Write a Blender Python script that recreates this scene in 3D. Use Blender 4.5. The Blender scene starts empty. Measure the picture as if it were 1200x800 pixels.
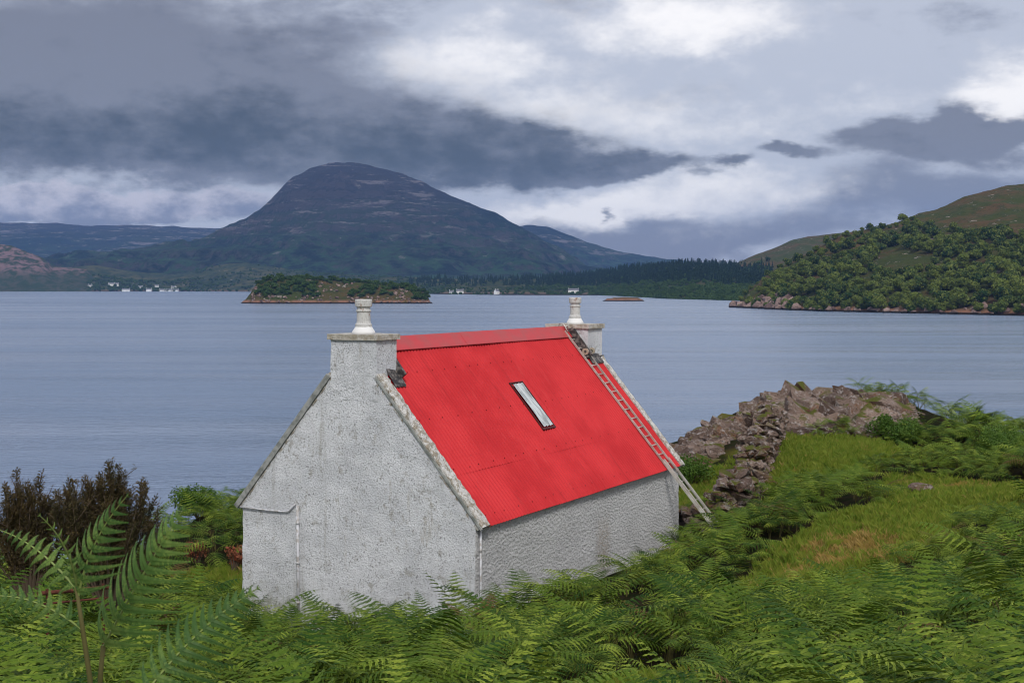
import bpy, math, random
import numpy as np
from mathutils import Vector, Matrix, Euler

random.seed(7); rng = np.random.default_rng(7)
sc = bpy.context.scene
COL = sc.collection
PI = math.pi; R = math.radians

# ------------------------------------------------------------------ camera
F = 1600.0; HZ = 334.0; CAMZ = 20.0
PITCH = math.atan((400-HZ)/F)
cam_d = bpy.data.cameras.new('camera'); cam = bpy.data.objects.new('camera', cam_d); COL.objects.link(cam)
cam.location = (0, 0, CAMZ); cam.rotation_euler = (PI/2-PITCH, 0, 0)
cam_d.sensor_width = 36.0; cam_d.lens = 36.0*F/1200.0
cam_d.clip_start = 0.1; cam_d.clip_end = 60000
cam_d.dof.use_dof = True; cam_d.dof.focus_distance = 27.0; cam_d.dof.aperture_fstop = 14.0
sc.camera = cam

# ------------------------------------------------------------------ view and light
vs = sc.view_settings
vs.view_transform = 'Standard'; vs.look = 'None'; vs.gamma = 1.0; vs.use_curve_mapping = False; vs.exposure = 0.6
SUN_EL, SUN_AZ = R(44), R(172)        # azimuth clockwise from +Y: behind the camera
sun_d = bpy.data.lights.new('sun', 'SUN'); sun_d.energy = 1.5; sun_d.angle = R(11); sun_d.color = (1.0, .96, .90)
sun = bpy.data.objects.new('sun', sun_d); COL.objects.link(sun)
sdir = Vector((math.sin(SUN_AZ)*math.cos(SUN_EL), math.cos(SUN_AZ)*math.cos(SUN_EL), math.sin(SUN_EL)))
sun.rotation_euler = sdir.to_track_quat('Z', 'Y').to_euler()
cy = sc.cycles
try:
    cy.max_bounces = 6; cy.diffuse_bounces = 2; cy.glossy_bounces = 2; cy.transmission_bounces = 3
    cy.transparent_max_bounces = 6; cy.volume_bounces = 0; cy.caustics_reflective = False; cy.caustics_refractive = False
    cy.use_denoising = True; cy.filter_width = 1.0
except Exception: pass

# ------------------------------------------------------------------ node helper
class NT:
    def __init__(s, tree): s.t = tree; s.n = tree.nodes; s.l = tree.links
    def node(s, typ, **kw):
        n = s.n.new(typ)
        for k, v in kw.items(): setattr(n, k, v)
        return n
    def put(s, sock, v):
        if hasattr(v, 'is_linked') or isinstance(v, bpy.types.NodeSocket): s.l.new(v, sock)
        elif isinstance(v, (tuple, list)) and len(v) == 3 and sock.type == 'RGBA': sock.default_value = (*v, 1)
        else: sock.default_value = v
    def m(s, op, a, b=None, c=None, clamp=False):
        n = s.node('ShaderNodeMath', operation=op); n.use_clamp = clamp
        s.put(n.inputs[0], a)
        if b is not None: s.put(n.inputs[1], b)
        if c is not None: s.put(n.inputs[2], c)
        return n.outputs[0]
    def vm(s, op, a, b):
        n = s.node('ShaderNodeVectorMath', operation=op); s.put(n.inputs[0], a)
        s.put(n.inputs[3] if op == 'SCALE' else n.inputs[1], b); return n.outputs[0]
    def step(s, x, a, b, c=0.0, d=1.0):
        n = s.node('ShaderNodeMapRange', interpolation_type='SMOOTHSTEP'); s.put(n.inputs[0], x)
        for i, v in enumerate((a, b, c, d)): s.put(n.inputs[i+1], v)
        return n.outputs[0]
    def mix(s, f, a, b, blend='MIX'):
        n = s.node('ShaderNodeMix', data_type='RGBA', blend_type=blend)
        s.put(n.inputs[0], f); s.put(n.inputs[6], a); s.put(n.inputs[7], b); return n.outputs[2]
    def noise(s, vec, scale, detail=4, rough=.55, dist=0.0, dim='3D'):
        n = s.node('ShaderNodeTexNoise', noise_dimensions=dim)
        if vec is not None: s.l.new(vec, n.inputs['Vector'])
        n.inputs['Scale'].default_value = scale; n.inputs['Detail'].default_value = detail
        n.inputs['Roughness'].default_value = rough; n.inputs['Distortion'].default_value = dist
        return n
    def vor(s, vec, scale, feature='F1'):
        n = s.node('ShaderNodeTexVoronoi', feature=feature)
        if vec is not None: s.l.new(vec, n.inputs['Vector'])
        n.inputs['Scale'].default_value = scale; return n
    def comb(s, x, y, z):
        n = s.node('ShaderNodeCombineXYZ')
        for i, v in enumerate((x, y, z)): s.put(n.inputs[i], v)
        return n.outputs[0]
    def sep(s, v):
        n = s.node('ShaderNodeSeparateXYZ'); s.l.new(v, n.inputs[0]); return n.outputs
    def bump(s, h, strength, dist, normal=None):
        n = s.node('ShaderNodeBump'); s.put(n.inputs['Strength'], strength); s.put(n.inputs['Distance'], dist)
        s.l.new(h, n.inputs['Height'])
        if normal is not None: s.l.new(normal, n.inputs['Normal'])
        return n.outputs[0]
    def mapping(s, vec, scale=(1, 1, 1), rot=(0, 0, 0)):
        n = s.node('ShaderNodeMapping'); s.l.new(vec, n.inputs[0]); n.inputs['Scale'].default_value = scale
        n.inputs['Rotation'].default_value = rot; return n.outputs[0]

# ------------------------------------------------------------------ sky (world)
SKY = 0.10
def build_world():
    w = bpy.data.worlds.new('World'); sc.world = w; w.use_nodes = True
    t = NT(w.node_tree); t.n.clear()
    out = t.node('ShaderNodeOutputWorld'); bg = t.node('ShaderNodeBackground'); bg.inputs['Strength'].default_value = SKY
    t.l.new(bg.outputs[0], out.inputs[0])
    sky = t.node('ShaderNodeTexSky', sky_type='NISHITA'); sky.sun_disc = False
    sky.sun_elevation = SUN_EL; sky.sun_rotation = SUN_AZ; sky.air_density = 1.2; sky.dust_density = 1.0
    tc = t.node('ShaderNodeTexCoord').outputs['Generated']
    X, Y, Z = t.sep(tc)
    ym = t.m('MAXIMUM', Y, .22)
    stretched = t.mapping(tc, (1, 1, 2.6))
    n1 = t.noise(stretched, 4.5, 7, .58); n2 = t.noise(stretched, 14, 6, .6); n3 = t.noise(t.mapping(tc, (1, 1, 1.7)), 38, 5, .6)
    wx, wy, wz = t.sep(n1.outputs['Color']); vx, vy, vz = t.sep(n2.outputs['Color']); ux, uy, uz = t.sep(n3.outputs['Color'])
    c = lambda q, a: t.m('MULTIPLY', t.m('SUBTRACT', q, .5), a)
    px = t.m('MULTIPLY_ADD', t.m('DIVIDE', X, ym), F, 600.0)
    py = t.m('MULTIPLY_ADD', t.m('DIVIDE', Z, ym), -F, HZ)
    px = t.m('ADD', px, t.m('ADD', c(wx, 190), c(vx, 110))); py = t.m('ADD', py, t.m('ADD', c(wy, 75), t.m('ADD', c(vy, 45), c(uy, 16))))
    def blobs(lst):
        acc = None
        for (cx, cyy, rx, ry, wgt) in lst:
            a = t.m('DIVIDE', t.m('SUBTRACT', px, float(cx)), float(rx)); b = t.m('DIVIDE', t.m('SUBTRACT', py, float(cyy)), float(ry))
            r2 = t.m('ADD', t.m('MULTIPLY', a, a), t.m('MULTIPLY', b, b))
            g = t.m('MULTIPLY', t.m('EXPONENT', t.m('MULTIPLY', r2, -1.0)), float(wgt))
            acc = g if acc is None else t.m('ADD', acc, g)
        return acc
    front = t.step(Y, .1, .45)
    N = t.m('ADD', t.m('MULTIPLY', wz, .6), t.m('MULTIPLY', vz, .4))
    k = 0.70/SKY
    col = lambda a, b, cc: (a*k, b*k, cc*k)
    # high cloud
    br = blobs([(560, 50, 110, 42, .75), (850, 28, 130, 34, 1.1), (690, 240, 120, 17, 1.3), (1195, 110, 50, 60, 1.1), (880, 222, 140, 20, .6), (600, -500, 900, 330, .9),  # broad blob above the frame is unseen, added to brighten water and scene
                (1010, 120, 200, 40, .45), (640, 110, 150, 40, .45), (800, 160, 200, 30, .35), (470, 70, 40, 30, .3)])
    sh = blobs([(1150, 30, 170, 22, .5), (690, 110, 160, 34, .25), (820, 105, 70, 20, .3), (800, 283, 230, 26, 1.3), (1080, 235, 170, 38, 1.15),
                (600, 270, 90, 25, .7), (1000, 190, 110, 12, .35), (420, 40, 160, 60, .35), (300, 0, 150, 40, .5), (700, 5, 90, 14, .4), (1190,60,60,14,.3)])
    br = t.m('ADD', br, t.m('ADD', c(N, 2.0), c(uz, 1.0))); sh = t.m('ADD', sh, t.m('ADD', c(vz, 1.7), c(uz, .6)))
    base = t.mix(t.step(sh, .15, 1.0), col(.54, .565, .65), col(.215, .225, .285))
    base = t.mix(t.step(br, .15, 1.2), base, col(1.10, 1.06, 1.04))
    # low heavy cloud
    dk = blobs([(60, 90, 360, 110, 1.6), (330, 155, 240, 55, 1.3), (560, 178, 170, 34, 1.2), (735, 200, 75, 15, .95), (1050, 163, 72, 22, 1.5),
                (1128, 148, 36, 24, 1.4), (1195, 160, 40, 22, 1.4), (1130, 192, 170, 16, .75), (930, 187, 40, 9, .85), (855, 200, 34, 9, .7), (718, 244, 12, 7, .55), (640, 250, 60, 14, .55)])
    dk = t.m('ADD', dk, t.m('ADD', c(vz, .55), t.m('ADD', c(wz, .35), c(uz, .45))))
    dmask = t.step(dk, t.step(py, 110, 190, .25, .38), t.step(py, 110, 190, 1.05, .86))
    low = t.m('ADD', blobs([(260, 160, 380, 48, .8), (560, 195, 190, 26, .45), (1060, 172, 70, 16, .35)]), t.m('ADD', c(N, 2.8), c(uz, 1.1)))
    dcol = t.mix(t.step(low, .0, .95), col(.19, .192, .235), col(.026, .027, .038))
    base = t.mix(dmask, base, dcol)
    # white bank under it at the left
    bank = t.m('ADD', blobs([(90, 238, 260, 24, 1.35), (-60, 240, 120, 26, .6)]), t.m('ADD', c(vz, .5), c(uz, .7)))
    bcol = t.mix(t.step(t.m('ADD', t.m('MULTIPLY', t.m('SUBTRACT', py, 235.0), .018), c(uz, 2.4)), -.5, .6), col(.64, .61, .68), col(.20, .215, .30))
    base = t.mix(t.step(bank, .42, .72), base, bcol)
    # the rest of the sky, unseen: broken cloud made bright to light the walls
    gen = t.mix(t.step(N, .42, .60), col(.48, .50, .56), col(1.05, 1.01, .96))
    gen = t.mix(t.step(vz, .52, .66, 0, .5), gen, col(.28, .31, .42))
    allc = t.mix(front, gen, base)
    # a little of the clear sky shows through
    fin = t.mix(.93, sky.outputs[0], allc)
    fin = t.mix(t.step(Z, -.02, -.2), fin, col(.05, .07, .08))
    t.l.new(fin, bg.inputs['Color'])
build_world()

# ------------------------------------------------------------------ numpy noise
def _h(ix, iy, iz, seed):
    n = (ix*374761393 + iy*668265263 + iz*2147483647 + seed*1274126177) & 0xFFFFFFFF
    n = ((n ^ (n >> 13))*1274126177) & 0xFFFFFFFF
    return ((n ^ (n >> 16)) & 0xFFFF)/65535.0
def vnoise(P, seed=0):
    P = np.asarray(P, float); i = np.floor(P).astype(np.int64); f = P-i; f = f*f*(3-2*f)
    r = 0
    for a in (0, 1):
        for b in (0, 1):
            for c in (0, 1):
                w = (f[..., 0] if a else 1-f[..., 0])*(f[..., 1] if b else 1-f[..., 1])*(f[..., 2] if c else 1-f[..., 2])
                r = r + w*_h(i[..., 0]+a, i[..., 1]+b, i[..., 2]+c, seed)
    return r
def fbm(P, oct=5, seed=0, gain=.5, ridged=False):
    P = np.asarray(P, float); s = 0; a = 1; tot = 0
    for o in range(oct):
        n = vnoise(P*2**o + 17.3*o, seed+o)
        if ridged: n = 1-np.abs(2*n-1)
        s = s+a*n; tot += a; a *= gain
    return s/tot
def st(x, a, b):
    t = np.clip((np.asarray(x, float)-a)/(b-a), 0, 1); return t*t*(3-2*t)
def lut(pts):
    xs = [p[0] for p in pts]; ys = [p[1] for p in pts]
    return lambda x: np.interp(x, xs, ys)

# ------------------------------------------------------------------ object helpers
def mesh_obj(name, V, Fc, mat, parent=None, smooth=False, loc=None):
    me = bpy.data.meshes.new(name)
    V = np.asarray(V, float)
    me.from_pydata(V.tolist(), [], Fc.tolist() if isinstance(Fc, np.ndarray) else Fc)
    if smooth: me.polygons.foreach_set('use_smooth', [True]*len(me.polygons))
    if mat: me.materials.append(mat)
    me.update()
    o = bpy.data.objects.new(name, me)
    if parent is not False: COL.objects.link(o)
    if parent: o.parent = parent
    if loc is not None: o.location = loc
    return o
def tag(o, label=None, cat=None, group=None, kind=None):
    if label: o['label'] = label
    if cat: o['category'] = cat
    if group: o['group'] = group
    if kind: o['kind'] = kind
    return o
def empty(name, loc, rz=0, label=None, cat=None, group=None):
    o = bpy.data.objects.new(name, None); COL.objects.link(o); o.location = loc; o.rotation_euler = (0, 0, rz)
    o.empty_display_size = .3
    return tag(o, label, cat, group)
def copy_tree(o, parent=None, data=None):
    c = o.copy(); COL.objects.link(c)
    if parent: c.parent = parent
    for ch in [x for x in o.children]: copy_tree(ch, c)
    return c
class MB:
    def __init__(s): s.v = []; s.f = []
    def add(s, V, Fc):
        n = len(s.v); s.v += [tuple(map(float, p)) for p in V]; s.f += [tuple(i+n for i in f) for f in Fc]
    def box(s, c, h, rot=None):
        V = []
        for x in (-1, 1):
            for y in (-1, 1):
                for z in (-1, 1):
                    p = Vector((x*h[0], y*h[1], z*h[2]))
                    if rot is not None: p = rot @ p
                    V.append(p+Vector(c))
        s.add(V, [(0, 1, 3, 2), (4, 6, 7, 5), (0, 4, 5, 1), (2, 3, 7, 6), (0, 2, 6, 4), (1, 5, 7, 3)])
    def tube(s, pts, r, n=8, caps=True):
        pts = [Vector(p) for p in pts]; m = len(pts)
        rs = r if isinstance(r, (list, tuple)) else [r]*m
        V = []; Fc = []
        up = Vector((0, 0, 1)); prev = None
        for i, p in enumerate(pts):
            d = (pts[min(i+1, m-1)]-pts[max(i-1, 0)]).normalized()
            a = prev if prev is not None else (up.cross(d) if abs(d.dot(up)) < .95 else Vector((1, 0, 0)).cross(d))
            a = (a-d*a.dot(d)).normalized(); b = d.cross(a); prev = a
            for k in range(n):
                t = 2*PI*k/n; V.append(p+(a*math.cos(t)+b*math.sin(t))*rs[i])
        for i in range(m-1):
            for k in range(n):
                Fc.append((i*n+k, i*n+(k+1) % n, (i+1)*n+(k+1) % n, (i+1)*n+k))
        if caps: Fc.append(tuple(range(n))[::-1]); Fc.append(tuple((m-1)*n+k for k in range(n)))
        s.add(V, Fc)
    def lathe(s, prof, c=(0, 0, 0), n=20, wob=0):
        V = []; Fc = []
        for (r, z) in prof:
            for k in range(n):
                t = 2*PI*k/n; rr = r*(1+wob*random.uniform(-1, 1)); V.append((c[0]+rr*math.cos(t), c[1]+rr*math.sin(t), c[2]+z))
        for i in range(len(prof)-1):
            for k in range(n): Fc.append((i*n+k, i*n+(k+1) % n, (i+1)*n+(k+1) % n, (i+1)*n+k))
        Fc.append(tuple(range(n))[::-1]); Fc.append(tuple((len(prof)-1)*n+k for k in range(n)))
        s.add(V, Fc)
    def build(s, name, mat, parent=None, smooth=False):
        return mesh_obj(name, s.v, s.f, mat, parent, smooth)
def grid_faces(nu, nv):
    i = np.arange(nu-1)[:, None]*nv + np.arange(nv-1)[None, :]
    i = i.ravel(); return np.stack([i, i+nv, i+nv+1, i+1], 1)
def at(px, py, d): return np.array([(px-600)/F*d, d, CAMZ-(py-HZ)/F*d])

# ------------------------------------------------------------------ materials
def mat(name, fn, rough=.8, spec=.3):
    m = bpy.data.materials.new(name); m.use_nodes = True; t = NT(m.node_tree)
    p = t.n['Principled BSDF']; p.inputs['Roughness'].default_value = rough; p.inputs['Specular IOR Level'].default_value = spec
    tc = t.node('ShaderNodeTexCoord').outputs['Object']
    fn(t, p, tc); return m
def setc(t, p, c): t.put(p.inputs['Base Color'], c)
def nrm(t, p, n): t.l.new(n, p.inputs['Normal'])

def f_harl(t, p, v):           # white roughcast with grey specks, rust and green staining
    n1 = t.noise(v, 27, 6, .75).outputs['Fac']; n2 = t.noise(v, 1.3, 5, .6).outputs['Fac']; n3 = t.noise(v, 4.2, 6, .65).outputs['Fac']
    vr = t.vor(v, 24).outputs['Distance']
    c = t.mix(t.step(n2, .38, .62), (.84, .86, .90), (.72, .74, .78))
    c = t.mix(t.m('MULTIPLY', t.step(n1, .545, .61, 0, .9), t.step(n3, .36, .60, .35, 1)), c, (.12, .12, .13))
    c = t.mix(t.step(n3, .56, .70, 0, .55), c, (.33, .31, .27))
    fine = t.noise(v, 60, 3, .8).outputs['Fac']
    c = t.mix(t.step(fine, .58, .72, 0, .4), c, (.25, .24, .24))
    st2 = t.noise(t.mapping(v, (1, 1, .25)), 2.2, 5, .7).outputs['Fac']
    c = t.mix(t.step(st2, .60, .75, 0, .5), c, (.30, .25, .15))
    sk3 = t.noise(t.mapping(v, (5, 5, .35)), 1.0, 5, .65).outputs['Fac']; c = t.mix(t.step(sk3, .56, .72, 0, .4), c, (.34, .33, .29))
    zw = t.sep(v)[2]
    c = t.mix(t.m('MULTIPLY', t.step(zw, .9, .0), t.step(n3, .40, .58, .1, .8)), c, (.20, .22, .12))
    setc(t, p, c)
    b = t.m('ADD', t.m('MULTIPLY', vr, .25), t.m('ADD', t.m('MULTIPLY', n1, 1.2), t.m('MULTIPLY', fine, .5)))
    nrm(t, p, t.bump(b, 1.0, .032))
M_HARL = mat('roughcast', f_harl, .9, .15)
def f_harl2(t, p, v):
    w = t.noise(v, 15, 5, .75).outputs['Fac']; n1 = t.noise(v, 30, 5, .75).outputs['Fac']; n2 = t.noise(v, 1.0, 5, .6).outputs['Fac']
    vr = t.vor(t.mapping(v, (1, 1, 1.3)), 13).outputs['Distance']
    c = t.mix(t.step(n2, .35, .7), (.88, .88, .89), (.78, .78, .79))
    c = t.mix(t.step(w, .56, .68, 0, .5), c, (.24, .23, .23))
    c = t.mix(t.step(n1, .58, .70, 0, .45), c, (.24, .23, .22))
    X, Y, Z = t.sep(v)
    rs = t.m('MULTIPLY', t.m('MULTIPLY', t.step(t.m('ABSOLUTE', t.m('SUBTRACT', X, .6)), .55, .1), t.step(n1, .42, .58)), t.step(Z, 1.9, 1.2))
    c = t.mix(t.m('MULTIPLY', rs, .6), c, (.42, .30, .17))
    setc(t, p, c)
    b = t.m('ADD', t.m('MULTIPLY', vr, 1.2), t.m('ADD', t.m('MULTIPLY', w, 1.5), n1))
    nrm(t, p, t.bump(b, 1.0, .06))
M_HARL2 = mat('coarse_roughcast', f_harl2, .9, .15)
def f_mortar(t, p, v):
    n1 = t.noise(v, 9, 6, .7).outputs['Fac']; n2 = t.noise(v, 30, 4, .7).outputs['Fac']
    c = t.mix(t.step(n1, .44, .6), (.74, .73, .71), (.40, .35, .28))
    c = t.mix(t.step(n2, .55, .68, 0, .8), c, (.10, .085, .07))
    setc(t, p, c); nrm(t, p, t.bump(t.m('ADD', n1, n2), 1, .05))
M_MORTAR = mat('weathered_mortar', f_mortar, .9, .15)
def f_capst(t, p, v):
    n1 = t.noise(v, 7, 6, .7).outputs['Fac']; n2 = t.noise(v, 35, 4, .7).outputs['Fac']
    c = t.mix(t.step(n1, .4, .62), (.62, .60, .56), (.38, .34, .27)); c = t.mix(t.step(n2, .55, .68, 0, .6), c, (.14, .11, .08))
    setc(t, p, c); nrm(t, p, t.bump(n2, 1, .03))
M_CAP = mat('weathered_cap_stone', f_capst, .85, .2)
def f_pot(t, p, v):
    n1 = t.noise(t.mapping(v, (1, 1, .5)), 8, 5, .65).outputs['Fac']; n2 = t.noise(v, 40, 3, .7).outputs['Fac']
    c = t.mix(t.step(n1, .60, .68), (.56, .56, .55), (.28, .16, .11)); c = t.mix(t.step(n2, .52, .64, 0, .6), c, (.22, .20, .18))
    setc(t, p, c); nrm(t, p, t.bump(n1, .8, .03))
M_POT = mat('painted_clay_pot', f_pot, .7, .3)
def f_lead(t, p, v):
    n1 = t.noise(v, 9, 5, .7).outputs['Fac']
    setc(t, p, t.mix(t.step(n1, .45, .62), (.035, .033, .035), (.20, .18, .17))); nrm(t, p, t.bump(n1, .7, .04))
M_LEAD = mat('lead_flashing', f_lead, .6, .4)
def f_red(t, p, v):
    n1 = t.noise(v, .7, 5, .6).outputs['Fac']; n2 = t.noise(t.mapping(v, (8, 1, 1)), 1.2, 5, .7).outputs['Fac']; n3 = t.noise(v, 25, 4, .7).outputs['Fac']
    c = t.mix(t.step(n1, .35, .68), (.58, .026, .032), (.47, .018, .024))
    c = t.mix(t.step(n2, .55, .75, 0, .35), c, (.62, .07, .07)); c = t.mix(t.step(n3, .58, .72, 0, .5), c, (.20, .013, .016))
    setc(t, p, c); X, Y, Z = t.sep(v); st_ = t.noise(t.mapping(v, (14, .5, .5)), 1.0, 4, .7).outputs['Fac']
    c = t.mix(t.step(st_, .56, .72, 0, .35), c, (.24, .012, .016)); setc(t, p, c)
    t.put(p.inputs['Roughness'], t.step(n1, .3, .7, .5, .7))
M_RED = mat('red_painted_tin', f_red, .55, .2)
M_RIDGE = mat('red_ridge_tin', lambda t, p, v: (setc(t, p, t.mix(t.step(t.noise(v, 2.5, 5, .6).outputs['Fac'], .4, .65), (.52, .04, .045), (.44, .06, .06)))), .4, .4)
M_SCREW = mat('dark_red_screw', lambda t, p, v: setc(t, p, (.22, .012, .015)), .6, .3)
M_VERGE = mat('grey_verge_board', lambda t, p, v: setc(t, p, t.mix(t.step(t.noise(v, 6, 5, .7).outputs['Fac'], .4, .65), (.34, .35, .34), (.17, .18, .17))), .8, .2)
def f_alu(t, p, v):
    n = t.noise(v, 5, 5, .7).outputs['Fac']; setc(t, p, t.mix(t.step(n, .4, .65), (.62, .60, .56), (.42, .38, .33))); p.inputs['Metallic'].default_value = .35
M_ALU = mat('dull_aluminium', f_alu, .42, .5)
M_RUBBER = mat('black_rubber', lambda t, p, v: setc(t, p, (.02, .02, .02)), .7, .3)
M_WHEEL = mat('beige_plastic', lambda t, p, v: setc(t, p, (.42, .36, .28)), .5, .4)
def f_glaz(t, p, v):
    n = t.noise(t.mapping(v, (6, 1, 1)), 3, 4, .6).outputs['Fac']; setc(t, p, t.mix(t.step(n, .4, .65), (.52, .56, .58), (.26, .29, .30)))
M_GLAZ = mat('milky_corrugated_plastic', f_glaz, .3, .5)
M_DKFR = mat('dark_frame_and_shade', lambda t, p, v: setc(t, p, (.09, .02, .02)), .6, .3)  # rooflight frame, and the strip standing in for eave shadow
M_PIPE = mat('white_painted_pipe', lambda t, p, v: setc(t, p, t.mix(t.step(t.noise(v, 9, 5, .7).outputs['Fac'], .45, .6), (.60, .61, .65), (.36, .34, .32))), .6, .3)
M_RUST = mat('rusty_iron', lambda t, p, v: setc(t, p, t.mix(t.step(t.noise(v, 14, 5, .7).outputs['Fac'], .4, .6), (.13, .045, .03), (.06, .022, .016))), .9, .1)

def leafmat(name, c1, c2, c3, rough=.6, trans=.35, nscale=1.5, spec=.2):
    m = bpy.data.materials.new(name); m.use_nodes = True; t = NT(m.node_tree)
    p = t.n['Principled BSDF']; p.inputs['Roughness'].default_value = rough; p.inputs['Specular IOR Level'].default_value = spec
    tc = t.node('ShaderNodeTexCoord').outputs['Object']; oi = t.node('ShaderNodeObjectInfo').outputs['Random']
    n = t.noise(tc, nscale, 3, .6).outputs['Fac']; geo = t.node('ShaderNodeNewGeometry').outputs['Random Per Island']
    c = t.mix(t.step(oi, .1, .9), c1, c2); c = t.mix(t.step(t.m('ADD', n, t.m('MULTIPLY', t.m('SUBTRACT', geo, .5), .16)), .42, .68), c, c3)
    if name == 'bracken_green':
        c = t.mix(t.step(oi, .988, .99), c, (.13, .08, .03))
    t.put(p.inputs['Base Color'], c)
    tr = t.node('ShaderNodeBsdfTranslucent'); t.put(tr.inputs['Color'], c)
    mx = t.node('ShaderNodeMixShader'); mx.inputs[0].default_value = trans
    t.l.new(p.outputs[0], mx.inputs[1]); t.l.new(tr.outputs[0], mx.inputs[2]); t.l.new(mx.outputs[0], t.n['Material Output'].inputs[0])
    return m
M_FERN = leafmat('bracken_green', (.025, .070, .009), (.110, .180, .018), (.27, .34, .045), .6, .25, 1.6, .12)
M_FERNN = leafmat('near_bracken_green', (.065, .14, .035), (.09, .18, .04), (.20, .30, .07), .5, .35, 3)
M_STALK = mat('bracken_stalk', lambda t, p, v: setc(t, p, (.10, .09, .03)), .7, .2)
M_STALKG = mat('green_fern_stalk', lambda t, p, v: setc(t, p, (.20, .26, .07)), .6, .3)
M_GRASS = leafmat('grass_blades', (.12, .20, .018), (.19, .25, .028), (.30, .29, .06), .7, .3, .6)
M_GORSE = leafmat('dead_gorse', (.062, .045, .022), (.055, .05, .02), (.12, .085, .035), .8, .15, 4)
M_BUSH = leafmat('shrub_leaves', (.04, .10, .012), (.07, .14, .02), (.12, .20, .03), .6, .3, 1.5)
M_REDLEAF = leafmat('withered_red_leaves', (.30, .09, .05), (.25, .10, .06), (.36, .18, .10), .8, .2, 4)
M_BARK = mat('grey_bark', lambda t, p, v: setc(t, p, (.10, .075, .055)), .9, .1)
M_TREE = leafmat('broadleaf_crown', (.016, .050, .010), (.110, .150, .022), (.17, .20, .04), .7, .2, .35)
M_TREEI = leafmat('island_tree_crown', (.020, .055, .012), (.045, .095, .018), (.075, .12, .02), .7, .2, .5)
M_CONI = leafmat('dark_conifer', (.012, .030, .018), (.022, .050, .022), (.035, .065, .025), .8, .1, .2)

def f_rock(t, p, v):
    n1 = t.noise(v, 1.1, 6, .65).outputs['Fac']; n2 = t.noise(v, 6, 6, .7).outputs['Fac']; n3 = t.noise(v, 18, 4, .7).outputs['Fac']
    oi = t.node('ShaderNodeNewGeometry').outputs['Random Per Island']
    c = t.mix(oi, (.36, .265, .22), (.12, .08, .065)); c = t.mix(t.step(n1, .5, .62, 0, .7), c, (.27, .14, .08))
    c = t.mix(t.step(n2, .52, .62, 0, .75), c, (.52, .48, .47)); c = t.mix(t.step(n3, .54, .62, 0, .85), c, (.04, .03, .027))
    nz = t.sep(t.node('ShaderNodeNewGeometry').outputs['Normal'])[2]
    mo = t.m('MULTIPLY', t.step(nz, .5, .85), t.step(n1, .48, .58))
    c = t.mix(mo, c, (.11, .12, .02)); setc(t, p, c)
    nrm(t, p, t.bump(t.m('ADD', n2, n3), 1, .12))
M_ROCK = mat('lichened_rock', f_rock, .9, .15)

# far land materials
def f_mount(t, p, v):
    X, Y, Z = t.sep(v)
    n1 = t.noise(v, .0022, 8, .68).outputs['Fac']; n2 = t.noise(v, .012, 8, .75).outputs['Fac']; n3 = t.noise(t.mapping(v, (.4, .4, 3.0)), .012, 7, .75).outputs['Fac']
    nz = t.sep(t.node('ShaderNodeNewGeometry').outputs['True Normal'])[2]
    c = t.mix(t.step(n1, .42, .58), (.016, .030, .026), (.048, .062, .040))
    c = t.mix(t.m('MULTIPLY', t.step(Z, 380, 60), t.step(n2, .45, .58)), c, (.045, .105, .04))
    c = t.mix(t.m('MULTIPLY', t.step(Z, 300, 480), .7), c, (.065, .05, .052))
    c = t.mix(t.m('MULTIPLY', t.step(n3, .53, .60), t.m('MULTIPLY', t.step(n1, .42, .56), t.step(Z, 120, 260))), c, (.27, .24, .25))
    c = t.mix(t.m('MULTIPLY', t.step(n2, .60, .68), t.step(Z, 60, 140)), c, (.27, .25, .24))
    c = t.mix(t.m('MULTIPLY', t.step(nz, .80, .6), .7), c, (.11, .09, .09))
    c = t.mix(t.m('MULTIPLY', t.step(n2, .50, .38), t.step(Z, 260, 120)), c, (.010, .024, .014))
    setc(t, p, c); nrm(t, p, t.bump(t.m('ADD', n2, t.m('MULTIPLY', n3, 1.5)), 1, 60))
M_MOUNT = mat('mountain_ground', f_mount, .95, .05)
def f_heath(t, p, v):
    n1 = t.noise(v, .02, 7, .65).outputs['Fac']; n2 = t.noise(v, .09, 7, .7).outputs['Fac']; Z = t.sep(v)[2]
    c = t.mix(t.step(n1, .42, .6), (.050, .062, .016), (.095, .062, .028)); c = t.mix(t.step(n2, .50, .60, 0, .8), c, (.030, .045, .012))
    c = t.mix(t.step(n2, .60, .66), c, (.30, .25, .23))
    c = t.mix(t.m('MULTIPLY', t.step(Z, 5, 2), t.step(n2, .35, .5)), c, (.25, .13, .085)); c = t.mix(t.step(Z, 1.6, .9), c, (.022, .016, .012))
    setc(t, p, c); nrm(t, p, t.bump(n2, 1, 4))
M_HEATH = mat('heather_hillside', f_heath, .95, .05)
def f_shore(t, p, v):
    n1 = t.noise(v, .009, 7, .65).outputs['Fac']; n2 = t.noise(v, .035, 7, .72).outputs['Fac']; Z = t.sep(v)[2]
    c = t.mix(t.step(n1, .42, .6), (.03, .048, .018), (.075, .075, .03)); c = t.mix(t.step(n2, .50, .60), c, (.014, .026, .014))
    c = t.mix(t.step(n2, .38, .33), c, (.26, .22, .20))
    c = t.mix(t.step(Z, 6, 3), c, (.15, .11, .08)); c = t.mix(t.step(Z, 2.2, 1.2), c, (.02, .018, .015))
    setc(t, p, c); nrm(t, p, t.bump(n2, 1, 10))
M_SHORE = mat('far_shore_ground', f_shore, .95, .05)
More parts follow.
